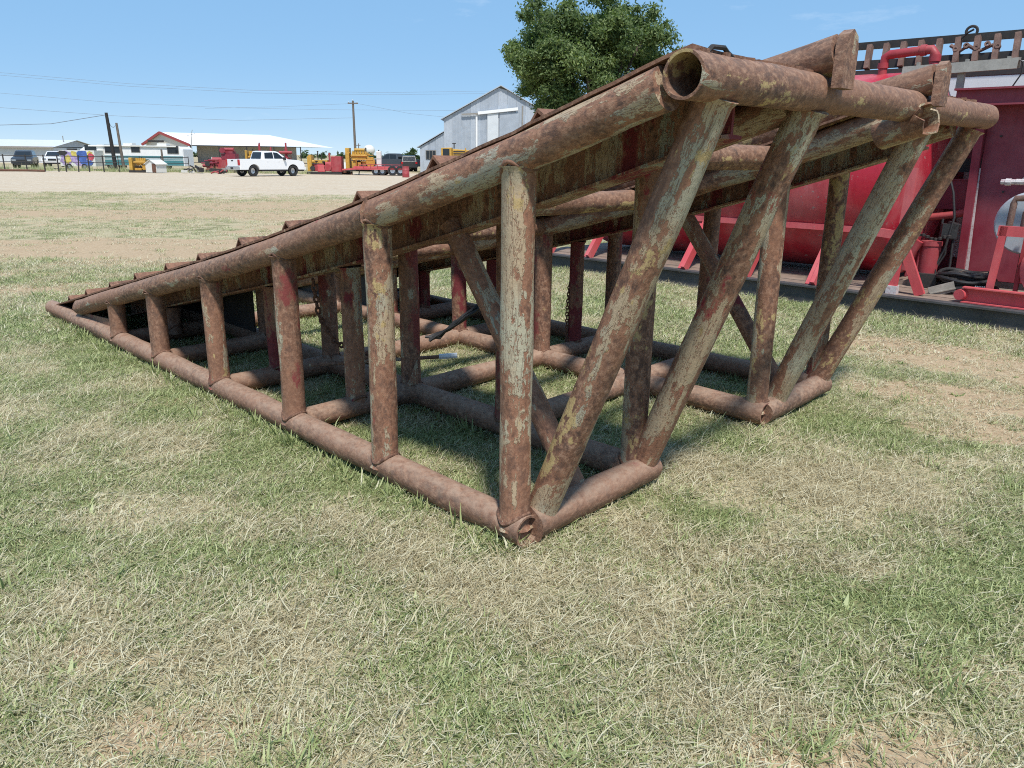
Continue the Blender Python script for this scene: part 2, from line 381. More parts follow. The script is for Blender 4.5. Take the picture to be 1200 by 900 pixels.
gx = axis(-900, 900, -12, 7, .10, 1.10); gy = axis(-60, 1400, 0.5, 15, .10, 1.06)
GX, GY = np.meshgrid(gx, gy); GZ = gz(GX, GY)
nx, ny = len(gx), len(gy)
me = bpy.data.meshes.new('ground'); vv = np.stack([GX.ravel(), GY.ravel(), GZ.ravel()], 1)
ii = np.arange(nx * ny).reshape(ny, nx)
ff = np.stack([ii[:-1, :-1].ravel(), ii[:-1, 1:].ravel(), ii[1:, 1:].ravel(), ii[1:, :-1].ravel()], 1)
me.vertices.add(len(vv)); me.vertices.foreach_set('co', vv.ravel())
me.loops.add(ff.size); me.loops.foreach_set('vertex_index', ff.ravel())
me.polygons.add(len(ff)); me.polygons.foreach_set('loop_start', np.arange(len(ff)) * 4); me.polygons.foreach_set('use_smooth', np.ones(len(ff), bool))
me.update(calc_edges=True)
dr, sl_, lt, th = maps(GX.ravel(), GY.ravel())
for nm, arr in (('dry', dr), ('soil', sl_), ('lot', lt)):
    a = me.attributes.new(nm, 'FLOAT', 'POINT'); a.data.foreach_set('value', arr.astype(np.float32))
m = NT('lawn and gravel'); v = m.coords(rnd=False, world=True)
A = {}
for nm in ('dry', 'soil', 'lot'):
    q = m.n('ShaderNodeAttribute'); q.attribute_name = nm; A[nm] = q.outputs['Fac']
nA = m.noise(v, 26, 6, .7); nB = m.noise(v, 90, 4, .7); nC = m.noise(m.coords((1, 1.0, 1), False, True), 5, 5, .65)
grass = m.mix(m.ramp(nA, [(.35, 0.0), (.65, 1.0)]), (.13, .145, .060), (.26, .25, .125))
straw = m.mix(m.ramp(nB, [(.35, 0.0), (.65, 1.0)]), (.31, .265, .155), (.55, .48, .315))
dirt = m.mix(m.ramp(nA, [(.35, 0.0), (.7, 1.0)]), (.36, .255, .155), (.53, .41, .27))
f1 = m.ramp(m.math('ADD', A['dry'], m.math('MULTIPLY', m.math('SUBTRACT', nA, .5), 1.1)), [(.30, 0.0), (.62, 1.0)])
c = m.mix(f1, grass, straw)
f2 = m.ramp(m.math('ADD', A['soil'], m.math('MULTIPLY', m.math('SUBTRACT', nA, .5), 1.0)), [(.38, 0.0), (.66, 1.0)])
c = m.mix(f2, c, dirt)
grav = m.mix(m.ramp(nC, [(.35, 0.0), (.68, 1.0)]), (.44, .355, .255), (.61, .53, .415))
grav = m.mix(m.ramp(m.noise(m.coords((.25, 1.6, 1), False, True), 1.1, 6, .65), [(.42, .0), (.66, .7)]), grav, (.49, .375, .25))
c = m.mix(m.ramp(m.math('ADD', A['lot'], m.math('MULTIPLY', m.math('SUBTRACT', nC, .5), .9)), [(.35, 0.0), (.62, 1.0)]), c, grav)
m.set(c, .92); m.b.inputs['Specular IOR Level'].default_value = .15
m.bump(m.math('ADD', nA, m.math('MULTIPLY', nB, .6)), .6, .02)
me.materials.append(m.m)
ground = link(bpy.data.objects.new('ground', me)); tag(ground, 'worn lawn of dry grass running back to a pale gravel lot', kind='structure')

# ------------------------------------------------------------------ grass blades (nobody could count them: instanced stuff)
m = NT('grass blades')
bl = m.n('ShaderNodeAttribute'); bl.attribute_name = 'bl'
dr_ = m.n('ShaderNodeAttribute'); dr_.attribute_name = 'pdry'; dr_.attribute_type = 'INSTANCER'
hue = m.n('ShaderNodeAttribute'); hue.attribute_name = 'hue'
f = m.math('ADD', bl.outputs['Fac'], m.math('MULTIPLY', m.math('SUBTRACT', dr_.outputs['Fac'], .5), 1.15))
gc = m.ramp(hue.outputs['Fac'], [(.0, (.16, .215, .075)), (.5, (.37, .425, .18)), (1., (.58, .62, .33))])
sc_ = m.ramp(hue.outputs['Fac'], [(.0, (.36, .29, .165)), (.5, (.62, .56, .37)), (1., (.80, .76, .58))])
c = m.mix(m.ramp(f, [(.44, 0.0), (.58, 1.0)]), gc, sc_)
m.set(c, .6); m.b.inputs['Specular IOR Level'].default_value = .3
tr = m.n('ShaderNodeBsdfTranslucent'); m.l(c, tr.inputs[0])
ms = m.n('ShaderNodeMixShader'); ms.inputs[0].default_value = .38
m.l(m.b.outputs[0], ms.inputs[1]); m.l(tr.outputs[0], ms.inputs[2]); m.l(ms.outputs[0], m.t.nodes['Material Output'].inputs[0])
M_grass = m.m
def clump(name, n, rad, l0, l1, tilt0, tilt1, w, seed, z1=.0):
    g = np.random.default_rng(seed); vs = []; fs = []; B = []; Hh = []
    for i in range(n):
        r = rad * math.sqrt(g.random()); a = g.random() * 6.283; bx, by = r * math.cos(a), r * math.sin(a)
        az = g.random() * 6.283; ti = tilt0 + (tilt1 - tilt0) * g.random(); ln = l0 + (l1 - l0) * g.random() ** 1.6
        dx, dy = math.cos(az), math.sin(az); px, py = -dy, dx; ww = w * (.7 + .7 * g.random())
        z = z1 * g.random(); p = np.array([bx, by, z - .004]); k = len(vs); bend = (g.random() - .3) * 1.3; side = (g.random() - .5) * 1.9
        seg = 3
        for q in range(seg + 1):
            wd = ww * (1 - (q / seg) ** 1.5 * .9)
            vs += [(p[0] - px * wd / 2, p[1] - py * wd / 2, p[2]), (p[0] + px * wd / 2, p[1] + py * wd / 2, p[2] + wd * .25)]
            t = min(ti + bend * q / seg, 1.62); s_ = ln / seg
            ca, sa = math.cos(side * q / seg), math.sin(side * q / seg); ex, ey = dx * ca - dy * sa, dx * sa + dy * ca
            p = p + np.array([math.sin(t) * ex, math.sin(t) * ey, math.cos(t)]) * s_
            p[2] = max(p[2], .002)
        for q in range(seg): fs.append((k + 2 * q, k + 2 * q + 1, k + 2 * q + 3, k + 2 * q + 2))
        b = g.random(); h = g.random(); B += [b] * (2 * seg + 2); Hh += [h] * (2 * seg + 2)
    me = bpy.data.meshes.new(name); me.from_pydata(vs, [], fs); me.materials.append(M_grass)
    for nm, arr in (('bl', B), ('hue', Hh)):
        a = me.attributes.new(nm, 'FLOAT', 'POINT'); a.data.foreach_set('value', np.array(arr, np.float32))
    return bpy.data.objects.new(name, me)
protos = []
for k in range(4): protos.append(clump('short_grass', 56, .085, .014, .046, .45, 1.45, .0038, 100 + k))
for k in range(3): protos.append(clump('dead_thatch', 44, .10, .02, .095, .95, 1.52, .0030, 200 + k, .022))
for k in range(2): protos.append(clump('leafy_tuft', 22, .05, .04, .11, .35, 1.15, .0062, 300 + k))
for k in range(2): protos.append(clump('coarse_grass', 60, .16, .02, .07, .45, 1.4, .0075, 400 + k))
for k in range(1): protos.append(clump('weed_tuft', 40, .22, .15, .50, .05, .7, .014, 500 + k))
for k in range(2): protos.append(clump('broadleaf_weed', 11, .03, .025, .06, .75, 1.35, .015, 600 + k))
gcol = bpy.data.collections.new('grass clumps')
for o in sorted(protos, key=lambda o: 0): gcol.objects.link(o)
order = sorted(range(len(protos)), key=lambda i: protos[i].name)
slot = {i: order.index(i) for i in range(len(protos))}
def scatter(name, label, pts):
    P = np.array([p[:3] for p in pts]); n = len(P)
    me = bpy.data.meshes.new(name); me.vertices.add(n); me.vertices.foreach_set('co', P.ravel())
    a = me.attributes.new('pidx', 'INT', 'POINT'); a.data.foreach_set('value', np.array([slot[p[3]] for p in pts], np.int32))
    a = me.attributes.new('pscale', 'FLOAT', 'POINT'); a.data.foreach_set('value', np.array([p[4] for p in pts], np.float32))
    a = me.attributes.new('pdry', 'FLOAT', 'POINT'); a.data.foreach_set('value', np.array([p[5] for p in pts], np.float32))
    rot = np.stack([rng.normal(0, .08, n), rng.normal(0, .08, n), rng.random(n) * 6.283], 1)
    a = me.attributes.new('prot', 'FLOAT_VECTOR', 'POINT'); a.data.foreach_set('vector', rot.astype(np.float32).ravel())
    o = link(bpy.data.objects.new(name, me)); tag(o, label, kind='stuff')
    ng = bpy.data.node_groups.new(name, 'GeometryNodeTree')
    ng.interface.new_socket('Geometry', in_out='INPUT', socket_type='NodeSocketGeometry')
    ng.interface.new_socket('Geometry', in_out='OUTPUT', socket_type='NodeSocketGeometry')
    N = ng.nodes.new; K = ng.links.new
    gi = N('NodeGroupInput'); go = N('NodeGroupOutput'); ip = N('GeometryNodeInstanceOnPoints'); ci = N('GeometryNodeCollectionInfo')
    ci.inputs['Collection'].default_value = gcol; ci.inputs['Separate Children'].default_value = True; ci.inputs['Reset Children'].default_value = True
    def na(nm, dt):
        q = N('GeometryNodeInputNamedAttribute'); q.data_type = dt; q.inputs['Name'].default_value = nm; return q.outputs['Attribute']
    er = N('FunctionNodeEulerToRotation')
    K(gi.outputs[0], ip.inputs['Points']); K(ci.outputs[0], ip.inputs['Instance']); ip.inputs['Pick Instance'].default_value = True
    K(na('pidx', 'INT'), ip.inputs['Instance Index']); K(na('prot', 'FLOAT_VECTOR'), er.inputs[0]); K(er.outputs[0], ip.inputs['Rotation'])
    K(na('pscale', 'FLOAT'), ip.inputs['Scale']); K(ip.outputs[0], go.inputs[0])
    md = o.modifiers.new('blades', 'NODES'); md.node_group = ng
    return o
def field(y0, y1, dens, half=.86):
    A_ = half * 2 * (y1 + y0) / 2 * (y1 - y0); n = int(A_ * dens)
    y = np.sqrt(rng.random(n) * (y1 ** 2 - y0 ** 2) + y0 ** 2); x = (rng.random(n) * 2 - 1) * half * y
    return x, y
pts = []
for y0, y1, dens in ((.9, 3.2, 620), (3.2, 6.5, 400), (6.5, 12, 170), (12, 34, 26)):
    x, y = field(y0, y1, dens); dr, so_, lt, th = maps(x, y); z = gz(x, y)
    for i in range(len(x)):
        if rng.random() < lt[i] * 1.05 - (.035 if y[i] < 60 else 0) or rng.random() < (so_[i] * .86 - .10): continue
        far = y[i] > 6.5
        t = rng.random()
        if t < .13 + .75 * th[i] + (.22 * dr[i]): k = 4 + rng.integers(3); s = (.7 + .6 * rng.random()) * (1.3 if far else 1)
        elif t > .988 and y[i] < 14: k = 7 + rng.integers(2); s = .6 + .6 * rng.random()
        elif far: k = 9 + rng.integers(2); s = .75 + .5 * rng.random()
        else: k = rng.integers(4); s = .65 + .65 * rng.random()
        pts.append((x[i], y[i], z[i], int(k), float(s), float(np.clip(dr[i] + (.35 if 4 <= k < 7 else 0) - (.6 if 7 <= k < 9 else 0), 0, 1))))
x, y = field(1.2, 6.5, 7)
for i in range(len(x)): pts.append((x[i], y[i], float(gz(x[i], y[i])), int(12 + rng.integers(2)), float(.5 + .7 * rng.random()), float(rng.choice((0., .15, .9), p=(.55, .3, .15)))))
# taller tufts that stand out in the photograph
for px, py, n in ((905, 870, 5), (70, 400, 9), (55, 345, 6), (300, 590, 4), (1100, 815, 6), (400, 885, 4), (1160, 385, 5), (655, 318, 5), (715, 325, 4), (920, 345, 3), (100, 240, 2), (120, 420, 6), (215, 440, 5), (85, 680, 3), (990, 860, 4), (620, 855, 3)):
    g = onground(px, py)
    for q in range(n):
        x, y = g.x + rng.normal(0, .09), g.y + rng.normal(0, .09)
        pts.append((x, y, float(gz(x, y)), int(7 + rng.integers(2)), float(.7 + .6 * rng.random()), 0.0))
for q in range(620):                                              # grass growing up against the pipes on the ground
    v_ = rng.random() * 6.6; u_ = random.choice((-.09, -.09, .09, .80, .97, 2.12, 2.30, 3.0)); x = RO.x + u_ * math.cos(RTH) - v_ * math.sin(RTH); y = RO.y + u_ * math.sin(RTH) + v_ * math.cos(RTH)
    pts.append((x, y, float(gz(x, y)), int(7 + rng.integers(2)), float(.5 + 1.1 * rng.random() ** 2), .12))
scatter('lawn_grass', 'short mown grass, half green and half dead straw', pts)
pts = []
for q in range(420):
    x = -62 + rng.random() * 44; y = 72.5 - .03 * x + rng.normal(0, 1.0)
    pts.append((x, y, float(gz(x, y)), 11, float(.6 + .9 * rng.random()), float(.2 + .5 * rng.random())))
scatter('fence_weeds', 'strip of uncut green weeds along the far pipe fence', pts)

# ------------------------------------------------------------------ the pipe ramp
def RL(u, v, z): return Vector((u * .9996, v + .0281 * u, z))
ramp = thing('steel_pipe_ramp', 'large rusty ramp welded from steel pipe standing on the grass, red paint flaking off', 'ramp', RO, RTH)
_pv = [-.685, .04, .97, 1.88, 2.87, 3.87, 4.76, 5.73, 6.75]
_pz = [1.840, 1.605, 1.332, 1.094, .854, .632, .431, .208, -.02]
def zr(v):                              # height of the sloping rails' centre line at v metres from the corner posts
    t = float(np.interp(v, _pv, _pz)); e = .22
    return (t + float(np.interp(v - e, _pv, _pz)) * .5 + float(np.interp(v + e, _pv, _pz)) * .5) / 2 if -.4 < v < 6.3 else t
LASTM = [None]
def pipe(name, pts, r, mat, parent, open0=False, open1=False, cup=.45, n=22, weld0=False, weld1=False, step=.10, jit=.006, label=None, ragged=0):
    pts = [Vector(p) for p in pts]; d = (pts[-1] - pts[0]); Lh = d.length
    rot = d.to_track_quat('Z', 'Y').to_matrix().to_4x4(); Mx = Matrix.Translation(pts[0]) @ rot; inv = Mx.inverted()
    lp = [inv @ p for p in pts]; seed = random.random() * 100
    zs = [p.z for p in lp]
    def axis_at(z):
        return (float(np.interp(z, zs, [p.x for p in lp])), float(np.interp(z, zs, [p.y for p in lp])))
    k = max(2, int(Lh / step)); zz = [Lh * i / k for i in range(k + 1)]
    if weld0: zz = [0, .010, .022] + [z for z in zz[1:] if z > .04]
    if weld1: zz = [z for z in zz if z < Lh - .04] + [Lh - .022, Lh - .010, Lh]
    b = MB(); vs = []; fs = []
    for i, z in enumerate(zz):
        ax, ay = axis_at(z); wl = 0
        if weld0 and i < 2: wl = .013 - .006 * i
        if weld1 and i > len(zz) - 3: wl = .013 - .006 * (len(zz) - 1 - i)
        for q in range(n):
            t = 2 * math.pi * q / n; nn = mnoise.noise(Vector((math.cos(t) * 1.3 + seed, math.sin(t) * 1.3, z * 3.1)))
            rr = r + jit * nn * r / .07 + wl * (1 + .9 * mnoise.noise(Vector((t * 2.5, seed, i))))
            ze = z
            if ragged and i == len(zz) - 1: ze += ragged * mnoise.noise(Vector((math.cos(t) * 2, math.sin(t) * 2, seed)))
            vs.append((ax + rr * math.cos(t), ay + rr * math.sin(t), ze))
    m_ = len(zz)
    for i in range(m_ - 1):
        for q in range(n): fs.append((i * n + q, i * n + (q + 1) % n, (i + 1) * n + (q + 1) % n, (i + 1) * n + q))
    b.add(vs, fs)
    for end, op in ((0, open0), (1, open1)):
        base = 0 if end == 0 else (m_ - 1) * n
        if op:
            zi = cup if end == 0 else Lh - cup; zi = min(max(zi, .03), Lh - .03); ax, ay = axis_at(0 if end == 0 else Lh); bx, by = axis_at(zi)
            o = len(b.v)
            e = [b.v[base + q].copy() for q in range(n)]
            inn = [Vector((ax + (p.x - ax) * .87, ay + (p.y - ay) * .87, p.z)) for p in e]
            dp = [Vector((bx + (p.x - ax) * .87, by + (p.y - ay) * .87, zi)) for p in e]
            b.v += inn + dp
            for q in range(n):
                j = (q + 1) % n
                b.f.append((base + q, base + j, o + j, o + q)); b.f.append((o + q, o + j, o + n + j, o + n + q))
            b.f.append(tuple(o + n + q for q in range(n)))
        else: b.f.append(tuple(base + q for q in range(n)))
    ob = b.build(name, mat, parent, 50); ob.matrix_local = Mx
    if label: ob['label'] = label
    LASTM[0] = Mx
    return ob
def railpts(u, v0, v1, dz=0, k=26, u0=None):
    return [RL((u if u0 is None else u0 + (u - u0) * min(1, i / 6)), v0 + (v1 - v0) * i / k, zr(v0 + (v1 - v0) * i / k) + dz) for i in range(k + 1)]
ST = [.04, .97, 1.88, 2.87, 3.87, 4.76]
UL1, UM1, UL2, UR1, UM2, UR2 = 0.0, .44, .895, 2.215, 2.65, 3.10
RB = .072
# rails on the ground
pipe('bottom_rail', [RL(UL1, -.045, RB), RL(UL1, 6.66, RB)], RB, M_floor, ramp, True, True, .035)
pipe('bottom_rail', [RL(UL2, .06, RB), RL(UL2, 6.66, RB)], RB, M_floor, ramp)
pipe('bottom_rail', [RL(UR1, -.045, RB), RL(UR1, 6.66, RB)], RB, M_floor, ramp, True, False, .035)
pipe('bottom_rail', [RL(UR2, .06, RB), RL(UR2, 6.66, RB)], RB, M_floor, ramp)
pipe('bottom_end_pipe', [RL(.045, -.005, RB + .002), RL(.985, -.005, RB + .002)], RB + .001, M_floor, ramp, False, True, weld0=True)
pipe('bottom_end_pipe', [RL(2.225, -.01, RB + .002), RL(3.165, -.01, RB + .002)], RB + .001, M_floor, ramp, False, True, .06)
pipe('bottom_lip_pipe', [RL(.06, 6.62, .055), RL(3.04, 6.62, .055)], .05, M_floor, ramp)
for i in (2, 3, 4, 5):
    pipe('bottom_cross_pipe', [RL(UL1 + .05, ST[i], RB), RL(UL2 - .05, ST[i], RB)], RB * .95, M_floor, ramp, weld0=True, weld1=True)
    pipe('bottom_cross_pipe', [RL(UR1 + .05, ST[i], RB), RL(UR2 - .05, ST[i], RB)], RB * .95, M_floor, ramp, weld0=True, weld1=True)
for i in (1, 2, 3, 5):
    pipe('bottom_cross_pipe', [RL(UL2 + .05, ST[i], RB), RL(UR1 - .05, ST[i], RB)], RB * .95, M_floor, ramp, weld0=True, weld1=True)
pipe('bottom_cross_pipe', [RL(UR1 + .05, ST[1], RB), RL(UR2 - .05, ST[1], RB)], RB * .95, M_floor, ramp, weld0=True, weld1=True)
# sloping rails
pipe('top_rail', railpts(UL1, -.60, .97), .073, M_rail, ramp, step=.08)
pipe('top_rail', railpts(UL1, .985, 5.73), .073, M_rail2, ramp, False, True, weld0=True, step=.08)
pipe('top_rail', railpts(UL2, -.60, 5.73), .070, M_beam, ramp, step=.1)
pipe('top_rail', railpts(UR1, -.60, 5.73, u0=2.12), .072, M_rail, ramp, step=.08)
pipe('rail_stub', [RL(2.06, -.56, 1.735), RL(1.97, -.80, 1.80)], .076, M_front, ramp, False, True, ragged=.05, step=.03)
pipe('top_rail', railpts(UR2, -.60, 5.73), .070, M_beam, ramp, step=.1)
# I-beams midway
def ibeam(u, v0, v1):
    b = MB(); k = 24
    sec = [(-.075, .072), (.075, .072), (.075, .060), (.008, .056), (.008, -.126), (.075, -.130), (.075, -.142), (-.075, -.142), (-.075, -.130), (-.008, -.126), (-.008, .056), (-.075, .060)]
    vs = []; n = len(sec)
    for i in range(k + 1):
        v = v0 + (v1 - v0) * i / k
        vs += [RL(u + a, v, zr(v) + max(c, -zr(v) + .02)) for a, c in sec]
    fs = [(i * n + q, i * n + (q + 1) % n, (i + 1) * n + (q + 1) % n, (i + 1) * n + q) for i in range(k) for q in range(n)]
    fs += [tuple(range(n)), tuple(k * n + q for q in range(n))]
    return b.add(vs, fs).build('i_beam', M_beam, ramp, 30)
ibeam(UM1, -.60, 5.7); ibeam(UM2, -.60, 5.7)
# top end pipe
pipe('top_end_pipe', [RL(-.045, -.685, 1.842), RL(3.46, -.685, 1.872)], .072, M_top, ramp, True, True, n=30, step=.08, jit=.004)
# posts
def weld(u, v, r, mat, z0, top=None, du=0):           # lumpy bead where a post meets the rail below and the rail above
    n = 30; sd = random.random() * 50
    for lvl in (0, 1):
        if lvl and top is None: continue
        b = MB(); pts = []; rad = []
        for q in range(n + 1):
            t = 2 * math.pi * q / n; a, c = r * 1.02 * math.cos(t), r * 1.02 * math.sin(t); h = math.sqrt(max(RB * RB - c * c, 0))
            if lvl == 0: pts.append(RL(u + du + c, v + a, z0 + h + .002))
            else:
                sl = (zr(v + .1) - zr(v - .1)) / .2; pts.append(RL(u + c, v + a, top + sl * a - h - .002))
            rad.append(.0095 + .005 * mnoise.noise(Vector((t * 3.2, sd, lvl * 7))))
        b.path(pts, rad, 6, False); b.build('weld_bead', mat, ramp, 60)
def post(u, v, mat, r=.066, zt=None, z0=.07, du=0):
    weld(u, v, r, M_weld, RB, zr(v) if zt is None else None, du)
    return pipe('post', [RL(u + du, v, z0), RL(u, v, (zr(v) if zt is None else zt) - .04)], r, mat, ramp, n=20, weld0=True, weld1=True)
for i, v in enumerate(ST):
    post(UL1, v, [M_front, M_front2, M_mid, M_mid, M_floor, M_floor][i], .067)
    post(UL2, v + .01, [M_front2, M_mid, M_mid, M_mid, M_floor, M_floor][i], .064)
    post(UR1, v, [M_front, M_front, M_mid, M_red, M_mid, M_floor][i], .066, du=.03 if i == 0 else 0)
    post(UR2 + .03, v, [M_front2, M_mid, M_mid, M_red, M_mid, M_floor][i], .062)
for v, ma in ((1.88, M_beam), (2.87, M_red), (3.87, M_mid), (4.70, M_floor)):
    post(UM1, v, ma, .062, zr(v) - .10); post(UM2, v + .02, M_red, .058, zr(v) - .10)
# struts leaning out to the top pipe, braces in the middle
for u0, u1, ma in ((.135, .185, M_front2), (.92, .90, M_front), (2.42, 2.32, M_front), (3.11, 3.24, M_front2)):
    pipe('leaning_strut', [RL(u0, .015, .08), RL(u1, -.668, 1.80)], .069, ma, ramp, n=20, weld0=True, weld1=True)
pipe('brace', [RL(UM1, .03, .07), RL(UM1, .93, 1.27)], .057, M_beam, ramp, weld0=True, weld1=True)
pipe('brace', [RL(UM2, .03, .07), RL(UM2, .93, 1.24)], .055, M_beam, ramp, weld0=True, weld1=True)
# cross pipes under the deck
for v in ST[:5]:
    pipe('top_cross_pipe', [RL(UL2 + .05, v, zr(v) + .005), RL(UR1 - .045, v, zr(v) + .005)], .064, M_top, ramp, weld0=True, weld1=True)
# deck plates on top
vb = [-.70, .62, 2.02, 3.44, 4.86, 6.62]
def deckz(v): return zr(v) + .078
for k, (ua, ub) in [(k, h) for k in range(5) for h in ((-.030, .985), (2.03, 3.13))]:
    b = MB(); v0, v1 = vb[k] + (.004 if k else 0), vb[k + 1] - .004; nu, nv = 10, 14; top = []; bot = []
    for j in range(nv + 1):
        for i in range(nu + 1):
            v = v0 + (v1 - v0) * j / nv; u = ua + (ub - ua) * i / nu
            e = .014 * mnoise.noise(Vector((u * 3, v * 7, 3.3))) if i in (0, nu) else 0
            sag = -.008 * abs(math.sin(u * 4.4)) + .006 * mnoise.noise(Vector((u * 2, v * 2, 1)))
            if k == 0 and j == 0: v += .02 * mnoise.noise(Vector((u * 9, 0, 5)))
            z = max(deckz(v) + sag * (0 if i in (0, nu) else 1) + (.004 * mnoise.noise(Vector((v * 6, u, 9)))), .035)
            top.append(RL(u + e, v, z + .011)); bot.append(RL(u + e, v, z - .001))
    n = nu + 1; m_ = len(top); vs = top + bot; fs = []
    for j in range(nv):
        for i in range(nu):
            a = j * n + i; fs.append((a, a + 1, a + n + 1, a + n)); fs.append((m_ + a, m_ + a + n, m_ + a + n + 1, m_ + a + 1))
    for j in range(nv): fs.append((j * n, (j + 1) * n, m_ + (j + 1) * n, m_ + j * n)); fs.append((j * n + nu, m_ + j * n + nu, m_ + (j + 1) * n + nu, (j + 1) * n + nu))
    for i in range(nu): fs.append((i, m_ + i, m_ + i + 1, i + 1)); fs.append((nv * n + i, nv * n + i + 1, m_ + nv * n + i + 1, m_ + nv * n + i))
    b.add(vs, fs).build('deck_plate', M_deck, ramp, 35)
# inverted angle-iron cleats across the deck
for k, (ua, ub) in [(k, h) for k in range(11) for h in ((.0, .96), (2.14, 3.10))]:
    v = 6.10 - .614 * k + random.uniform(-.02, .02); du = random.uniform(-.01, .03); b = MB(); s_ = .072 if k < 8 else .082
    sl = (zr(v - .1) - zr(v + .1)) / .2; zc = deckz(v) + .012
    a = random.uniform(-.03, .03); vs = []; e0, e1 = random.uniform(-.010, .012), random.uniform(-.010, .012)
    for u, ee in ((ua + du, e0), ((ua + ub) / 2, random.uniform(-.006, .006)), (ub - du, e1)):
        vv_ = v + a * (u - ua); zq = zc + ee * .5
        vs += [RL(u, vv_ - s_ * .75, zc + sl * s_ * .75 - .002), RL(u, vv_, zq + s_ * .72), RL(u, vv_ + s_ * .75, zc - sl * s_ * .75 - .002),
               RL(u, vv_ + s_ * .55, zc - sl * s_ * .55 - .002), RL(u, vv_, zq + s_ * .55), RL(u, vv_ - s_ * .55, zc + sl * s_ * .55 - .002)]
    fs = [(6 * r + q, 6 * r + (q + 1) % 6, 6 * r + 6 + (q + 1) % 6, 6 * r + 6 + q) for r in (0, 1) for q in range(6)] + [(0, 1, 4, 5), (1, 2, 3, 4), (12, 17, 16, 13), (13, 16, 15, 14)]
    b.add(vs, fs).build('cleat', M_deck, ramp, 20)
GU1, GU2 = .90, 2.10
# two guide pipes lying on the deck, each closed by an end plate
for u in (GU1, GU2):
    g = pipe('guide_pipe', [RL(u, -.765 + 6.2 * i / 20, deckz(-.765 + 6.2 * i / 20) + .066) for i in range(21)], .070, M_top, ramp, n=20)
    b = MB(); w = .058
    out = [(-w, -.125), (w, -.125), (w, .02), (w * .75, .060), (0, .080), (-w * .75, .060), (-w, .02)]
    inv = LASTM[0].inverted(); zc = deckz(-.765) + .066
    vs = [inv @ RL(u + a, vv_, zc + c) for vv_ in (-.812, -.772) for a, c in out]; n = len(out)
    b.add(vs, [tuple(range(n)), tuple(range(2 * n - 1, n - 1, -1))] + [(q, n + q, n + (q + 1) % n, (q + 1) % n) for q in range(n)])
    b.build('end_plate', M_rail2, g, 30)
# bent handle rod and torn edge on the top pipe
b = MB(); b.path([RL(.06, -.70, 1.914), RL(.085, -.70, 1.931), RL(.16, -.70, 1.935), RL(.185, -.70, 1.922), RL(.23, -.70, 1.908)], .008, 6); b.build('bent_rod', M_dark, ramp)
b = MB()
for q in range(46):
    u = (.0 + 1.0 * q / 23 if q < 23 else 2.13 + 1.0 * (q - 23) / 23) + random.uniform(-.02, .02); s_ = random.uniform(.008, .02)
    b.box(RL(u, -.690 + random.uniform(-.012, .012), 1.913 + .009 * u / 1), (random.uniform(.03, .10), s_ * 1.6, s_ * .8), rz=random.uniform(-.3, .3))
tag(b.build('rust_scale', M_deck, ramp), kind='stuff')
# pale patch plate on the right rail and dark skirt plates at the low end
b = MB(); b.beam(RL(2.08, -.20, zr(-.20) + .075), RL(2.10, -.02, zr(-.02) + .075), .03, .06); b.build('patch_plate', M_front, ramp)
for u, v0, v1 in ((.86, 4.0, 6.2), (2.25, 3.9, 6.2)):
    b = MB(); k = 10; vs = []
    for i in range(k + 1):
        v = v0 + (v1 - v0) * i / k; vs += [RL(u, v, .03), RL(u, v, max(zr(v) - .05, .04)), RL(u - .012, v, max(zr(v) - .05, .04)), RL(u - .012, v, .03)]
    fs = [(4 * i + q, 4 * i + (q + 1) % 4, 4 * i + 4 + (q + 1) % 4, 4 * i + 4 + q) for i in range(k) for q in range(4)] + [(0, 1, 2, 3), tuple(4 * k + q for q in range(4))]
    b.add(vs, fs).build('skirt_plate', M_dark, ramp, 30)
b = MB(); vs = [RL(UL1, 5.0, .13), RL(UL1, 5.0, .21), RL(UL1, 6.55, .05), RL(UL1, 6.55, .10), RL(UL1 + .012, 5.0, .13), RL(UL1 + .012, 5.0, .21), RL(UL1 + .012, 6.55, .05), RL(UL1 + .012, 6.55, .10)]
b.add(vs, [(0, 1, 3, 2), (4, 6, 7, 5), (0, 4, 5, 1), (2, 3, 7, 6), (1, 5, 7, 3), (0, 2, 6, 4)]); b.build('gusset_plate', M_floor, ramp, 30)
b = MB(); zt = RB * 2
b.add([RL(.80, 1.80, zt), RL(.885, 1.80, zt + .16), RL(.885, 1.80, zt), RL(.80, 1.812, zt), RL(.885, 1.812, zt + .16), RL(.885, 1.812, zt)], [(0, 1, 2), (3, 5, 4), (0, 3, 4, 1), (1, 4, 5, 2), (0, 2, 5, 3)])
b.build('gusset_plate', M_beam, ramp, 30)

def rw(u, v, z):                        # ramp coordinates to world
    p = RL(u, v, z); c, s = math.cos(RTH), math.sin(RTH); return Vector((RO.x + p.x * c - p.y * s, RO.y + p.x * s + p.y * c, p.z))
def chain(name, label, pts, r=.0075, ln=.042, mat=M_rustblock):
    pts = [Vector(p) for p in pts]; b = MB(); acc = [0]
    for i in range(1, len(pts)): acc.append(acc[-1] + (pts[i] - pts[i - 1]).length)
    n = int(acc[-1] / (ln * .78))
    for k in range(n):
        s_ = (k + .5) * acc[-1] / n; i = max(j for j in range(len(acc)) if acc[j] <= s_ + 1e-9); i = min(i, len(pts) - 2)
        t = (s_ - acc[i]) / max(acc[i + 1] - acc[i], 1e-6); p = pts[i].lerp(pts[i + 1], t); d = (pts[i + 1] - pts[i]).normalized()
        a = d.cross(Vector((0, 0, 1)) if abs(d.z) < .9 else Vector((1, 0, 0))).normalized()
        if k % 2: a = d.cross(a)
        b.path([p + d * math.cos(q) * ln * .5 + a * math.sin(q) * ln * .30 for q in np.linspace(0, 6.283, 9)], r, 5, False)
    return tag(b.build(name, mat), label, 'chain')
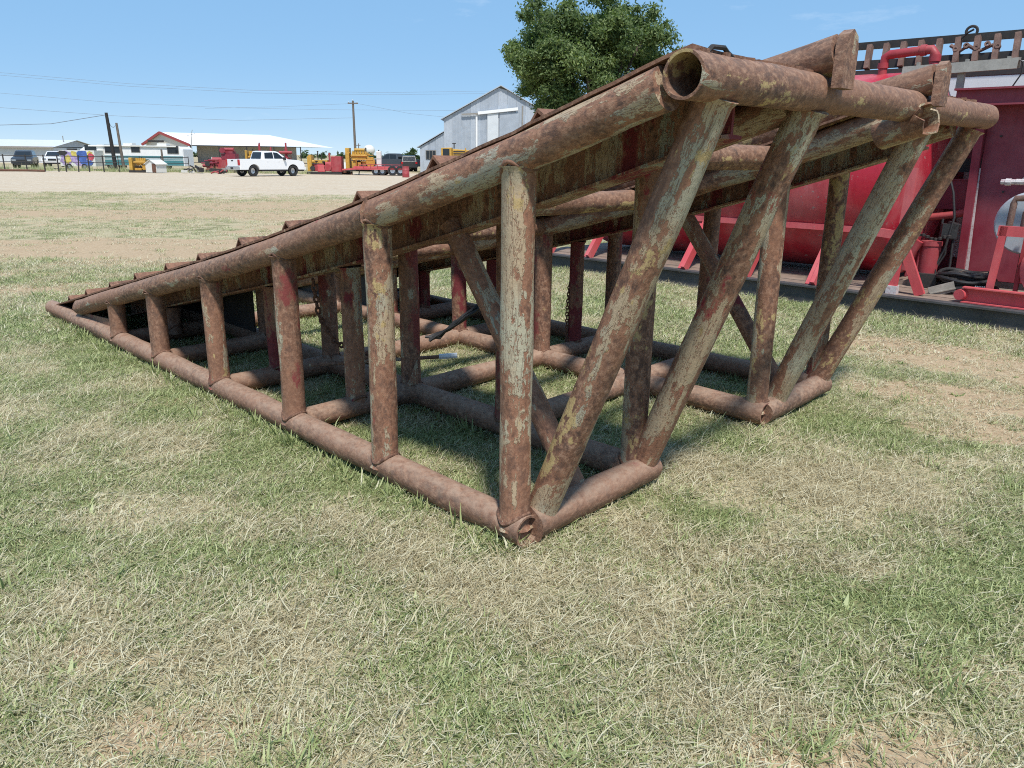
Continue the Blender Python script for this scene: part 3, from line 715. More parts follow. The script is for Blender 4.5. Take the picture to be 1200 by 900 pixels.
chain('hanging_chain', 'thin rusty chain hanging down against a red post under the right half of the ramp', [rw(2.60, 1.93, .62), rw(2.59, 1.94, .40), rw(2.585, 1.93, .10)], .006, .034, M_brown)
chain('slack_chain', 'heavy dark chain slung across the inside of the ramp near its left corner bays', [rw(.52, 2.45, .80), rw(.56, 2.47, .55), rw(.66, 2.45, .36), rw(.80, 2.46, .26), rw(1.15, 2.40, .16)], .0085, .05, M_brown)
b = MB()
for k in range(5):
    q = [rw(1.55 + .35 * i / 7 + random.uniform(-.02, .02), 2.5 - .4 * i / 7 + random.uniform(-.02, .02), .22 + .40 * (i / 7) ** 1.4 + random.uniform(-.02, .02)) for i in range(8)]
    b.path(q, .012, 6)
tag(b.build('cable_bundle', M_black), 'frayed black cable strung diagonally behind the middle brace of the ramp', 'cable')
b = MB(); b.tube(rw(.55, 2.62, .17), rw(1.30, 1.95, .23), .014, n=8)
rod = b.build('thin_rod', M_rail); tag(rod, 'thin steel rod with a white tip lying across the lower cross pipes', 'rod')
b = MB(); b.tube(rw(1.24, 2.0, .227), rw(1.34, 1.915, .235), .02, n=8); b.build('tip', M_white, rod)

# ------------------------------------------------------------------ red oilfield equipment on the skid at the right
SK0 = Vector((4.995, 7.407, -.01)); SKR = math.atan2(-.690, .724)
def K(s, b, z): return Vector((-s, b, z))                # s metres along the skid edge away from the camera, b metres in
skid = thing('equipment_skid', 'long low black steel skid with a timber deck, carrying the red tank and house', 'skid', SK0, SKR)
b = MB()
for z0, z1, y0, y1 in ((.0, .018, .0, .13), (.018, .192, .05, .068), (.192, .212, .0, .13)):
    b.box(((-6.55 + 3.2) / 2, (y0 + y1) / 2, (z0 + z1) / 2), (9.75, y1 - y0, z1 - z0))
b.build('edge_beam', M_skid, skid)
b = MB(); b.box((-1.7, 3.4, .1), (9.75, .1, .2)); b.build('rear_beam', M_skid, skid)
b = MB(); b.box((-6.6, 1.7, .1), (.08, 3.3, .2)); b.build('end_beam', M_skid, skid)
for k in range(17):
    b = MB(); w = .195; b.box((-1.7 + random.uniform(-.03, .03), .14 + .1 + k * .2, .195 + random.uniform(-.004, .004)), (9.7, w, .04)); b.build('plank', M_plank, skid, 30)

tank = thing('red_tank', 'big faded red horizontal tank on splayed saddle legs behind the ramp', 'tank', SK0, SKR)
TC, TR, TZ = 1.62, 1.19, 1.45
prof = [(0, -2.07)] + [(TR * math.sin(t), -1.78 - .30 * math.cos(t)) for t in np.linspace(.15, 1.5708, 9)]
prof = [(r, z) for r, z in prof]
sh = MB(); Mt = Matrix.Translation((0, TC, TZ)) @ Matrix.Rotation(R(-90), 4, 'Y')
# local z of the lathe runs along +s  (x = -s)
pr = [(0.001, 1.42)] + [(TR * math.sin(t), 1.68 - .26 * math.cos(t)) for t in np.linspace(.12, 1.5708, 10)] + [(TR, 3.3), (TR + .012, 3.31), (TR + .012, 3.35), (TR, 3.36), (TR, 4.9), (TR + .012, 4.91), (TR + .012, 4.95), (TR, 4.96), (TR, 6.0)] + [(TR * math.cos(t), 6.0 + .3 * math.sin(t)) for t in np.linspace(.1, 1.5, 8)]
sh.lathe(pr, 64, Mt); sh.build('shell', M_tank, tank, 40)
for s_ in (6.24, 5.48, 3.88, 2.99, 2.14):
    b = MB(); b.beam(K(s_, .09, .215), K(s_ - .02, .60, .86), .125, .05, (1, 0, 0)); b.beam(K(s_ + .05, .12, .215), K(s_ + .03, .63, .86), .012, .12, (1, 0, 0)); b.build('saddle_leg', M_bright, tank, 30)
    b = MB(); b.beam(K(s_, 3.0, .215), K(s_, 2.5, .86), .125, .05, (1, 0, 0)); b.build('saddle_leg', M_bright, tank, 30)
b = MB(); b.box((-4.1, .60, .845), (4.7, .10, .07)); b.build('saddle_rail', M_bright, tank, 30)
b = MB(); b.box((-4.1, 2.5, .845), (4.7, .10, .07)); b.build('saddle_rail', M_bright, tank, 30)
# vent pipe: inverted U on top of the tank
b = MB(); b.path([K(2.16, 1.40, 2.5), K(2.16, 1.40, 2.74)], .050, 14); b.path([K(2.155, 1.40, 2.72), K(2.15, 1.40, 2.80), K(2.10, 1.40, 2.83), K(1.72, 1.40, 2.85)], .050, 14)
b.path([K(1.74, 1.40, 2.85), K(1.64, 1.40, 2.85), K(1.60, 1.40, 2.80), K(1.595, 1.40, 2.35)], .052, 14)
for p0, p1 in (((1.70, 2.85), (1.76, 2.85)), ((1.595, 2.72), (1.595, 2.79)), ((2.16, 2.68), (2.16, 2.74))): b.tube(K(p0[0], 1.40, p0[1]), K(p1[0], 1.40, p1[1]), .062, n=14)
b.build('vent_pipe', M_pipe_red, tank)
b = MB(); b.path([K(1.98, 1.30, 2.42), K(1.97, 1.30, 2.56), K(1.66, 1.30, 2.58), K(1.64, 1.30, 2.46)], .012, 6); b.path([K(1.92, 1.5, 2.50), K(1.60, 1.5, 2.50)], .022, 8); b.build('grab_rail', M_pipe_red, tank)
b = MB(); b.path([K(2.75, .75, .9), K(2.75, .60, 1.05)], .03, 8); b.build('drain_stub', M_pipe_red, tank)

frame = thing('red_a_frame', 'pinkish red steel A-frame post with a diagonal foot beside the tank end', 'frame', SK0, SKR)
b = MB(); b.beam(K(1.30, .20, .215), K(1.27, .20, 1.55), .085, .05, (0, 1, 0)); b.build('post', M_bright, frame, 30)
b = MB(); b.beam(K(1.29, .23, .80), K(1.03, .27, .22), .10, .05, (0, 1, 0)); b.build('diagonal_foot', M_bright, frame, 30)
b = MB(); b.beam(K(1.62, .24, .865), K(1.28, .235, .84), .05, .09); b.build('rail_stub', M_bright, frame, 30)
b = MB(); b.box(K(1.30, .20, .245), (.11, .09, .11)); b.build('worn_foot', M_peel, frame, 30)

house = thing('machinery_house', 'dark red steel machinery house with a projecting roof beam at the right edge', 'equipment house', SK0, SKR)
b = MB(); b.box(K(-.55, 1.22, 2.30), (3.6, .08, .15)); b.box(K(-.55, 1.19, 2.385), (3.62, .16, .02)); b.box(K(-.55, 1.19, 2.22), (3.62, .16, .018)); b.build('roof_beam', M_house, house, 30)
b = MB(); b.box(K(-.5, 2.1, 2.36), (3.5, 1.7, .04)); b.build('roof_sheet', M_house, house, 30)
for k in range(5):
    s1 = .95 - k * .55; b = MB(); b.box(K(s1 - .272, 1.50 + .004 * (k % 2), 1.28), (.54, .04, 1.96)); b.build('wall_panel', M_house, house, 30)
b = MB(); b.beam(K(1.01, 1.40, 2.2), K(.95, 1.40, .22), .085, .05, (0, 1, 0)); b.build('corner_post', M_house, house, 30)
b = MB(); b.beam(K(.965, 1.435, 1.55), K(.90, 1.435, .25), .055, .01, (0, 1, 0)); b.build('peeling_strip', M_peel, house, 30)
b = MB(); b.box(K(1.3, 2.5, 1.2), (1.5, .05, 2.2)); b.build('back_wall', M_house, house, 30)
b = MB(); b.box(K(1.22, 2.44, .98), (.26, .03, 1.1)); b.build('peeling_panel', M_peel, house, 30)
b = MB(); b.box(K(1.69, 1.92, 1.45), (.20, .05, .6)); b.build('side_panel', M_house, house, 30)
b = MB(); b.box(K(1.60, 2.3, 1.72), (.30, .05, .40)); b.build('side_panel', M_house, house, 30)
b = MB(); b.box(K(1.19, 1.78, 1.24), (.50, .16, .34)); b.box(K(1.19, 1.70, 1.415), (.52, .03, .015)); b.build('shelf_box', M_house, house, 30)
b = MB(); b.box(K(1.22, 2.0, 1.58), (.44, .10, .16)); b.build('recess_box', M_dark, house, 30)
b = MB(); b.path([K(1.55, 1.50, .95), K(1.2, 1.50, 1.01), K(.93, 1.50, 1.07)], .042, 12); b.build('crossbar', M_pipe_red, house)
for s_ in (1.62, 1.50, .72): b = MB(); b.tube(K(s_, 1.65, .22), K(s_, 1.65, 1.9), .018, n=8); b.build('conduit', M_house, house)
b = MB(); b.lathe([(.018, 0), (.045, 0), (.045, .03), (.018, .03)], 20, Matrix.Translation(K(1.62, .62, 1.23)) @ Matrix.Rotation(R(90), 4, 'X'), True); b.build('ring_fitting', M_white, house)
b = MB(); b.path([K(.50, 1.40, 1.44), K(.44, 1.40, 1.45), K(.2, 1.40, 1.44)], [.02, .034, .03], 8); b.build('door_latch', M_peel, house)
for k in range(9):
    b = MB(); b.tube(K(.80 - .12 * k, 1.470, 1.9 - .6 * (k % 2)), K(.80 - .12 * k, 1.460, 1.9 - .6 * (k % 2)), .013, n=7); b.build('bolt', M_dark, house)

pump = thing('red_pump', 'small dark red pump with a black motor on the skid under the red crossbar', 'pump', SK0, SKR)
b = MB(); b.lathe([(0, 0), (.10, 0), (.105, .30), (.115, .31), (.115, .36), (0, .36)], 20, Matrix.Translation(K(1.20, 1.0, .38))); b.build('barrel', M_redmach, pump)
b = MB(); b.box(K(1.20, 1.0, .30), (.30, .3, .16)); b.build('base', M_dark, pump, 30)
b = MB()
for q in range(9): b.lathe([(0, 0), (.024, .004), (.026, .03), (0, .036)], 8, Matrix.Translation(K(1.37 - .045 * q, .93, .77 + .02 * math.sin(q))))
b.build('bolt_row', M_dark, pump)
b = MB(); b.path([K(1.42, .9, .40), K(1.36, .9, .62), K(1.30, .9, .74)], .05, 10); b.build('inlet_elbow', M_redmach, pump)
b = MB(); b.box(K(1.07, 1.1, .86), (.16, .16, .16), rz=.4); b.tube(K(1.07, 1.1, .78), K(1.02, 1.1, .95), .07, n=10); b.build('motor', M_black, pump)
h1 = MB()
for pts_ in ([(1.17, 1.50), (1.08, 1.28), (1.02, 1.02), (1.05, .7), (1.12, .45), (1.06, .24)], [(1.15, .99), (1.14, .7), (1.13, .4), (1.02, .235)], [(1.08, .95), (1.06, .6), (1.16, .35), (1.12, .235)], [(1.02, .95), (.99, .5), (.98, .26)]):
    h1.path([K(s_, 1.1 - .03 * i, z) for i, (s_, z) in enumerate(pts_)], .014, 7)
tag(h1.build('black_hoses', M_black), 'black rubber hoses hanging down over the red pump', 'hose').matrix_world = Matrix.Translation(SK0) @ Matrix.Rotation(SKR, 4, 'Z')
coil = thing('hose_coil', 'coil of black hose dumped on the skid deck below the red wall', 'hose coil', SK0, SKR)
for k in range(7):
    b = MB(); r_ = .24 + .035 * math.sin(k * 2.1); b.path([K(.72 + r_ * 1.05 * math.cos(t) + .01 * k, .90 + r_ * math.sin(t), .255 + .028 * k + .014 * math.sin(3 * t + k)) for t in np.linspace(0, 6.4, 34)], .021, 8); b.build('loop', M_black, coil)
b = MB()
for q in range(6): b.box(K(.60 - .016 * q, .655 + .004 * q, .325), (.011, .003, .012))
b.build('lettering', M_white, coil)
b = MB()
for q in range(14): b.path([K(.72 + random.uniform(-.2, .2), .85 + random.uniform(-.2, .2), .40), K(.72 + random.uniform(-.2, .2), .85 + random.uniform(-.2, .2), .44), K(.72 + random.uniform(-.25, .25), .85 + random.uniform(-.2, .2), .40)], .004, 4)
b.build('dry_stalks', M_plank, coil)
b = MB(); b.beam(K(1.0, .46, .23), K(.79, .60, .31), .012, .11); b.beam(K(1.0, .48, .222), K(.79, .62, .29), .08, .012)
tag(b.build('angle_offcut', M_greyl), 'short offcut of grey angle iron lying on the deck by the hose coil', 'angle iron').matrix_world = Matrix.Translation(SK0) @ Matrix.Rotation(SKR, 4, 'Z')
b = MB(); b.box(K(1.15, .95, .245), (.62, .1, .06)); tag(b.build('loose_board', M_plank), 'loose grey board lying on the skid deck in front of the red pump', 'board').matrix_world = Matrix.Translation(SK0) @ Matrix.Rotation(SKR, 4, 'Z')

pf = thing('pump_frame', 'pinkish red pump frame with a pale disc flywheel at the right edge of the skid', 'pump frame', SK0, SKR)
b = MB(); b.beam(K(.60, .20, .295), K(-1.2, .20, .295), .012, .15); b.beam(K(.60, .17, .372), K(-1.2, .17, .372), .09, .012); b.beam(K(.60, .17, .222), K(-1.2, .17, .222), .09, .012); b.build('base_channel', M_bright, pf, 30)
b = MB(); b.tube(K(.62, .12, .295), K(.55, .42, .295), .055, n=14); b.build('end_roller', M_bright, pf)
b = MB(); b.beam(K(.395, .30, .30), K(.36, .30, 1.0), .065, .05, (0, 1, 0)); b.build('upright', M_bright, pf, 30)
b = MB(); b.beam(K(.21, .55, .30), K(.2, .55, .95), .04, .04, (0, 1, 0)); b.build('upright', M_redmach, pf, 30)
b = MB(); b.beam(K(.41, .30, .955), K(-1.0, .30, .955), .05, .10); b.build('top_rail', M_bright, pf, 30)
b = MB(); b.lathe([(0, -.03), (.30, -.03), (.32, 0), (.30, .03), (0, .03)], 40, Matrix.Translation(K(.22, .66, 1.02)) @ Matrix.Rotation(R(90), 4, 'X')); b.build('flywheel', M_bluegrey, pf)
b = MB(); b.lathe([(0, 0), (.34, 0), (.34, .5), (0, .5)], 30, Matrix.Translation(K(-.15, .95, .60)) @ Matrix.Rotation(R(90), 4, 'X')); b.build('drum', M_bright, pf)
b = MB(); b.path([K(.355, .45, 1.0), K(.35, .45, 1.22), K(.34, .45, 1.27), K(.2, .45, 1.28)], .032, 10); b.tube(K(.20, .40, 1.0), K(.2, .4, 1.15), .05, n=10); b.build('valve_pipe', M_rustblock, pf)
b = MB(); b.tube(K(.51, .5, 1.425), K(.36, .5, 1.43), .026, n=8); b.tube(K(.47, .5, 1.425), K(.42, .5, 1.425), .036, n=8); b.tube(K(.38, .5, 1.43), K(-.3, .5, 1.43), .03, n=8); b.build('lever', M_peel, pf)

rack = thing('ladder_rack', 'dark steel ladder section with rusty rungs lying along the top of the red equipment', 'ladder', SK0, SKR)
for z, b_, h_, w_ in ((3.04, 2.1, .085, .07), (2.80, 2.0, .10, .08), (2.66, 1.95, .13, .12)):  # the lowest is an added dark beam standing in for shade below the chords
    b = MB(); b.beam(K(3.1, b_, z), K(-2.0, b_, z - .02), w_, h_); b.build('chord_or_shade_beam', M_dark, rack, 30)
for k in range(24):
    s_ = 2.96 - .205 * k; b = MB(); b.beam(K(s_, 1.93, 2.74), K(s_ + .03, 2.04, 3.03), .085, .06, (1, 0, 0)); b.build('rung', M_rustblock, rack, 30)
b = MB(); b.path([K(1.42 + .060 * math.cos(t), 2.0, 3.06 + .055 * math.sin(t) + .03) for t in np.linspace(-.4, 3.6, 14)], .016, 7); b.path([K(1.52, 2.0, 3.02), K(1.46, 2.0, 3.08), K(1.40, 2.0, 3.11)], .012, 6)
tag(b.build('hose_ring', M_dark), 'bent ring of dark hose standing on the ladder rack', 'hose').matrix_world = Matrix.Translation(SK0) @ Matrix.Rotation(SKR, 4, 'Z')
b = MB(); b.path([K(1.62, 1.98, 2.95), K(1.5, 1.96, 2.88), K(1.42, 1.96, 2.93), K(1.30, 1.96, 2.86), K(1.18, 1.98, 2.92), K(1.1, 1.98, 2.86)], .022, 7)
for q in range(5): b.lathe([(.014, -.018), (.033, -.018), (.033, .018), (.014, .018)], 10, Matrix.Translation(K(1.55 - .11 * q, 1.955, 2.90 + .03 * (q % 2))) @ Matrix.Rotation(R(70), 4, 'X'), True)
tag(b.build('pipe_clamps', M_rustblock), 'string of rusty clamps and pipe fittings hung on the ladder rack', 'fittings').matrix_world = Matrix.Translation(SK0) @ Matrix.Rotation(SKR, 4, 'Z')
lamp = thing('tube_light', 'long weathered grey tube light fixture, unlit, above the red roof beam', 'light fixture', SK0, SKR)
b = MB(); y0 = 1.2
pr_ = [(-.05, .05), (.05, .06), (.075, -.04), (.062, -.045), (.04, .03), (-.04, .02), (-.058, -.065), (-.07, -.06)]
vs = [Vector((-1.85, y0 + a, 2.61 + c)) for a, c in pr_] + [Vector((-.70, y0 + a, 2.63 + c)) for a, c in pr_]; n = len(pr_)
b.add(vs, [tuple(range(n)), tuple(range(2 * n - 1, n - 1, -1))] + [(q, n + q, n + (q + 1) % n, (q + 1) % n) for q in range(n)]); b.build('housing', M_greyl, lamp, 20)
b = MB(); b.tube(K(1.82, 1.19, 2.59), K(.74, 1.19, 2.61), .018, n=10); b.build('tube', M_cream, lamp)
for s_ in (1.70, 1.2, .8): b = MB(); b.box(K(s_, 1.2, 2.68), (.03, .05, .04)); b.build('bracket', M_greyl, lamp, 30)
b = MB(); b.box(K(1.24, 1.22, 2.49), (.07, .06, .2)); b.build('bracket', M_greyl, lamp, 30)
b = MB(); b.path([K(.70, 1.2, 2.66), K(.66, 1.2, 2.63), K(.66, 1.2, 2.52), K(.72, 1.2, 2.40)], .008, 6); b.build('cord', M_black, lamp)
wtr = thing('white_trailer', 'plain white trailer body standing behind the red machinery house', 'trailer', SK0, SKR)
b = MB(); b.box(K(-.6, 5.2, 1.75), (6.0, 2.4, 2.3)); b.build('body', M_white, wtr, 30)
b = MB(); b.box(K(-.6, 5.2, 2.92), (6.1, 2.5, .05)); b.build('roof', M_cream, wtr, 30)
for s_ in (1.2, 0.2):
    b = MB(); b.lathe([(0, -.1), (.4, -.1), (.45, -.05), (.45, .05), (.4, .1), (0, .1)], 20, Matrix.Translation(K(s_, 4.1, .45)) @ Matrix.Rotation(R(90), 4, 'X')); b.build('wheel', M_black, wtr)

# ------------------------------------------------------------------ far things: buildings
def P3(px, py, D): return at(px, py, D)
barn = thing('metal_barn', 'tall silver corrugated metal barn with a lean-to and a white sliding door panel', 'barn', (0, 0, 0))
yb = 85.0; gb = float(gz(0, 85))
E0 = P3(492, 172, yb); A1 = P3(520, 155, yb); A2 = P3(520, 139, yb); RG = P3(587, 101, yb)
xl, xm, xr = E0.x, A2.x, 2 * RG.x - A2.x; zl, zm1, zm, zrg = E0.z, A1.z, A2.z, RG.z
def rooft(x):
    if x < xm: return zl + (zm1 - zl) * (x - xl) / (xm - xl)
    if x < RG.x: return zm + (zrg - zm) * (x - xm) / (RG.x - xm)
    return zm + (zrg - zm) * (xr - x) / (xr - RG.x)
x = xl; k = 0
edges = list(np.arange(xl, xm - .3, .85)) + [xm] + list(np.arange(xm + .95, xr, .95)) + [xr]
for x0, x1 in zip(edges[:-1], edges[1:]):
    x0 += .006; x1 -= .006; z0 = rooft(x0 + 1e-3) - .03; z1 = rooft(x1 - 1e-3) - .03; y = yb + .02 * (k % 2); zb_ = gb - .3
    xs = [x0]; n = 6; b = MB(); vs = []
    for i in range(n + 1):
        xx = x0 + (x1 - x0) * i / n; dy = .025 if i % 2 else 0; zz = z0 + (z1 - z0) * i / n
        vs += [(xx, y + dy, zb_), (xx, y + dy, zz)]
    fs = [(2 * i, 2 * i + 2, 2 * i + 3, 2 * i + 1) for i in range(n)]
    b.add(vs, fs).build('siding_panel', M_silver if (k * 7) % 3 else M_silver2, barn, 0, flip=False); k += 1
def slab(name, pts4, th, mat, parent):
    b = MB(); p = [Vector(q) for q in pts4]; n_ = (p[1] - p[0]).cross(p[3] - p[0]).normalized() * th
    b.add(p + [q + n_ for q in p], [(0, 1, 2, 3), (7, 6, 5, 4), (0, 4, 5, 1), (1, 5, 6, 2), (2, 6, 7, 3), (3, 7, 4, 0)]); return b.build(name, mat, parent, 20)
Ln = 26
slab('roof', [(xm - .3, yb - .25, zm - .12), (RG.x, yb - .25, zrg + .02), (RG.x, yb + Ln, zrg + .02), (xm - .3, yb + Ln, zm - .12)], .08, M_silver2, barn)
slab('roof', [(RG.x, yb - .25, zrg + .02), (xr + .3, yb - .25, zm - .12), (xr + .3, yb + Ln, zm - .12), (RG.x, yb + Ln, zrg + .02)], .08, M_silver2, barn)
slab('lean_to_roof', [(xl - .3, yb - .2, zl - .10), (xm - .01, yb - .2, zm1 + .06), (xm - .01, yb + Ln, zm1 + .06), (xl - .3, yb + Ln, zl - .10)], .07, M_silver2, barn)
slab('side_wall', [(xm, yb + .05, gb), (xm, yb + Ln, gb), (xm, yb + Ln, zm), (xm, yb + .05, zm)], .05, M_silver, barn)
slab('side_wall', [(xl, yb + .05, gb), (xl, yb + Ln, gb), (xl, yb + Ln, zl), (xl, yb + .05, zl)], .05, M_silver, barn)
slab('side_wall', [(xr, yb + .05, gb), (xr, yb + Ln, gb), (xr, yb + Ln, zm), (xr, yb + .05, zm)], .05, M_silver, barn)
def wrect(name, x0, y0, x1, y1, D, th, mat, parent):      # an upright panel between two surveyed corners
    a, c = P3(x0, y1, D), P3(x1, y0, D); b = MB(); b.box(((a.x + c.x) / 2, D, (a.z + c.z) / 2), (abs(c.x - a.x), th, abs(c.z - a.z))); return b.build(name, mat, parent, 20)
wrect('door_panel', 571, 133, 584, 186, yb - .12, .08, M_pale, barn)
wrect('door_panel', 585, 132, 608, 186, yb - .10, .06, M_silver, barn)
wrect('door_jamb', 557.5, 134, 559.5, 190, yb - .08, .08, M_white, barn)
a, c = P3(560, 132.5, yb - .2), P3(607, 127.5, yb - .2); b = MB(); b.beam(a, c, .2, .30); b.build('door_track', M_white, barn, 20)
a, c = P3(541, 134, yb - .2), P3(560, 133, yb - .2); b = MB(); b.beam(a, c, .12, .14); b.build('door_track', M_greyl, barn, 20)
wf = wrect('window', 499, 176, 511, 186.5, yb - .06, .06, M_greyl, barn)
for q in range(3): wrect('pane', 499.6 + 3.8 * q, 176.6, 502.8 + 3.8 * q, 186, yb - .10, .03, M_glass, wf)
wrect('pale_sheet', 497, 188, 510, 200, yb - .06, .05, M_silver2, barn)
p = P3(611, 200, 70); b = MB(); b.tube((p.x, 70, -.3), (p.x + .02, 70, P3(611, 124, 70).z), .07, n=8); tag(b.build('steel_pole', M_greyl), 'thin grey steel pole standing in front of the barn under the tree', 'pole')

shed = thing('white_roof_building', 'long low building with a bright white metal roof and red trimmed gable', 'building', (0, 0, 0))
D = 140.0; ge, gl, gr_ = P3(223, 171, D), P3(166.5, 169, D + 3), P3(187, 155, D + 1.5)
rr_, er = P3(315, 158, D + 12), P3(352, 171.5, D + 6); zg = float(gz(0, 140)) - .3
er.z = ge.z = gl.z = (ge.z + er.z) / 2 + .05; rr_.z = gr_.z
bk = Vector((er.x + 2, er.y + 18, er.z)); bl_ = Vector((gl.x + 3, gl.y + 14, gl.z))
b = MB(); b.add([ge, er, rr_, gr_], [(0, 1, 2, 3)]); b.add([er, bk, rr_], [(0, 1, 2)]); b.add([gl, gr_, rr_, bk], [(0, 1, 2, 3)]); b.build('roof', M_roofw, shed, 0)
b = MB(); b.add([gl + Vector((.6, .2, -.1)), ge + Vector((-.5, .2, -.1)), gr_ + Vector((0, .2, -.25)), (gl.x + .6, gl.y + .2, zg), (ge.x - .5, ge.y + .2, zg)], [(0, 1, 2), (3, 4, 1, 0)]); b.build('gable_wall', M_cream, shed, 0)
for q0, q1 in ((gl, gr_), (gr_, ge)): b = MB(); b.beam(q0 + Vector((0, -.1, -.05)), q1 + Vector((0, -.1, -.05)), .2, .42); b.build('red_trim', M_trimred, shed, 20)
w0, w1 = Vector((ge.x - .3, ge.y + 3.5, 0)), Vector((er.x - 1.6, er.y + 3, 0))
b = MB(); b.add([(w0.x, w0.y, zg), (w1.x, w1.y, zg), (w1.x, w1.y, ge.z + .4), (w0.x, w0.y, ge.z + .4)], [(0, 1, 2, 3)]); b.build('wall', M_wallbg, shed, 0)
b = MB(); b.beam(ge + Vector((0, 0, -.08)), er + Vector((0, 0, -.08)), .12, .16); b.build('eave_beam', M_dark, shed, 20)
for t in (.0, .25, .5, .75, 1.0):
    q = ge.lerp(er, t); b = MB(); b.box((q.x, q.y, (zg + q.z) / 2), (.16, .16, q.z - zg - .1)); b.build('porch_post', M_dark, shed, 20)
q = ge + Vector((-5.2, -.15, .25)); b = MB(); b.box((gr_.x - .6, gr_.y - .6, ge.z + .55), (2.8, .1, .35)); b.build('gable_vent', M_dark, shed, 20)
wh = thing('grey_warehouse', 'low grey white metal warehouse at the far left behind the fence', 'building', (0, 0, 0))
D = 118.; a, c = P3(-60, 200, D), P3(62, 171.5, D); zt = P3(30, 165, D).z; ze = P3(30, 171.5, D).z
b = MB(); b.box(((a.x + c.x) / 2, D + 6, (ze - 1) / 2), (c.x - a.x, 12, ze + 1)); b.build('wall', M_pale, wh, 20)
b = MB(); M0 = 0; x0, x1 = a.x - .4, c.x + .4
b.add([(x0, D - .5, ze - .05), (x1, D - .5, ze - .05), (x1, D + 6, zt + .25), (x0, D + 6, zt + .25), (x1, D + 12.5, ze), (x0, D + 12.5, ze)], [(0, 1, 2, 3), (3, 2, 4, 5)]); b.build('roof', M_pale, wh, 0)
b = MB(); b.add([(x1 - .4, D - .4, ze - .1), (x1 - .4, D + 12.4, ze - .1), (x1 - .4, D + 6, zt + .2)], [(0, 1, 2)]); b.build('gable_wall', M_silver2, wh, 0)
b = MB(); b.box(((x0 + x1) / 2, D - .55, ze - .1), (x1 - x0, .1, .22)); b.build('eave_trim', M_greyl, wh, 20)
b = MB(); b.box(((x0 + x1) / 2 - 1, D - 4, ze - 2.6), (x1 - x0 - 2, 7, .25)); b.build('awning', M_white, wh, 20)
p = P3(55.5, 160, D); b = MB(); b.tube((p.x, D + 4, ze), (p.x, D + 4, p.z + .2), .06, n=6); b.build('vent_stack', M_greyl, wh)
fb = thing('long_white_shed', 'distant long white shed behind the parked dark pickups', 'building', (0, 0, 0))
a, c = P3(440, 196, 190), P3(478, 188, 190); b = MB(); b.box(((a.x + c.x) / 2, 193, c.z / 2 - .5), (c.x - a.x, 6, c.z + 1)); b.build('wall', M_cream, fb, 20)
b = MB(); b.box(((a.x + c.x) / 2, 193, c.z + .15), (c.x - a.x + .6, 6.6, .3)); b.build('roof', M_roofw, fb, 20)

# ------------------------------------------------------------------ trees
def leaves(name, blobs, n, size, mat, parent, seed, squash=.75):
    g = np.random.default_rng(seed); blobs = np.array(blobs); w = blobs[:, 3] ** 2; w /= w.sum()
    k = g.choice(len(blobs), n, p=w); B = blobs[k]
    d = g.normal(size=(n, 3)); d /= np.linalg.norm(d, axis=1)[:, None]
    rr = np.clip(np.abs(g.normal(.55, .42, n)), .05, 1.75)
    c = B[:, :3] + d * (B[:, 3] * rr)[:, None] * np.array([1, 1, squash])
    nn = d * .45 + np.array([0, -.25, .45]) + g.normal(0, .75, (n, 3)); nn /= np.linalg.norm(nn, axis=1)[:, None]
    a = np.cross(nn, g.normal(size=(n, 3))); a /= np.linalg.norm(a, axis=1)[:, None]; b = np.cross(nn, a)
    s = size * (.55 + .9 * g.random(n))[:, None]
    # each leaf spray: a bent pair of facets (6 vertices)
    v = np.stack([c - a * s, c + b * s * .42 + nn * s * .15, c + a * s, c - b * s * .42 + nn * s * .15], 1).reshape(-1, 3)
    f = np.arange(4 * n).reshape(-1, 4); f = np.concatenate([f[:, [0, 1, 2]], f[:, [0, 2, 3]]])
    me = bpy.data.meshes.new(name); me.vertices.add(len(v)); me.vertices.foreach_set('co', v.ravel())
    me.loops.add(f.size); me.loops.foreach_set('vertex_index', f.ravel())
    me.polygons.add(len(f)); me.polygons.foreach_set('loop_start', np.arange(len(f)) * 3); me.update(calc_edges=True)
    bsh = g.random(len(blobs)); sh = np.clip(.12 + .28 * bsh[k] + .6 * g.random(n) ** 1.3, 0, 1)
    at_ = me.attributes.new('shade', 'FLOAT', 'POINT'); at_.data.foreach_set('value', np.repeat(sh, 4).astype(np.float32))
    me.materials.append(mat); o = link(bpy.data.objects.new(name, me))
    if parent: o.parent = parent; o['kind'] = 'stuff'
    return o
def tree(name, label, x, y, zb, h, outline, n, size, mat, seed, trunk_h, trunk_r, group=None, nb=5, br=(.8, 1.5)):
    g = np.random.default_rng(seed); t = thing(name, label, 'tree', (x, y, zb), 0, group); B = []
    for ox, oz, r, dep in outline:                     # big masses, each broken up into many small clumps
        for q in range(nb):
            d = g.normal(size=3); d /= np.linalg.norm(d); rad = g.uniform(*br) * r * .42
            B.append((ox + d[0] * (r - rad * .8), d[1] * dep, oz + d[2] * (r - rad * .8) * .9, rad))
    leaves('crown', B, n, size, mat, t, seed)
    b = MB(); b.path([(0, 0, -.4), (.05, 0, .5), (-.08, .05, trunk_h * .6), (.05, 0, trunk_h)], [trunk_r * 1.5, trunk_r, trunk_r * .85, trunk_r * .7], 12)
    b.build('trunk', M_bark, t)
    for ox, oz, r, dep in outline:
        b = MB(); p1 = Vector((ox * .5, g.normal(0, .4), trunk_h + (oz - trunk_h) * .5)); p2 = Vector((ox, g.normal(0, .8), oz))
        b.path([(0, 0, trunk_h * .85), p1, p2], [trunk_r * .55, trunk_r * .3, .03], 7)
        for q in range(4):
            e = p2 + Vector((g.normal(0, r * .3), g.normal(0, r * .3), g.normal(0, r * .25))); b.path([p1.lerp(p2, .4 + .15 * q), e], [.06, .015], 5)
        b.build('limb', M_bark, t)
    return t
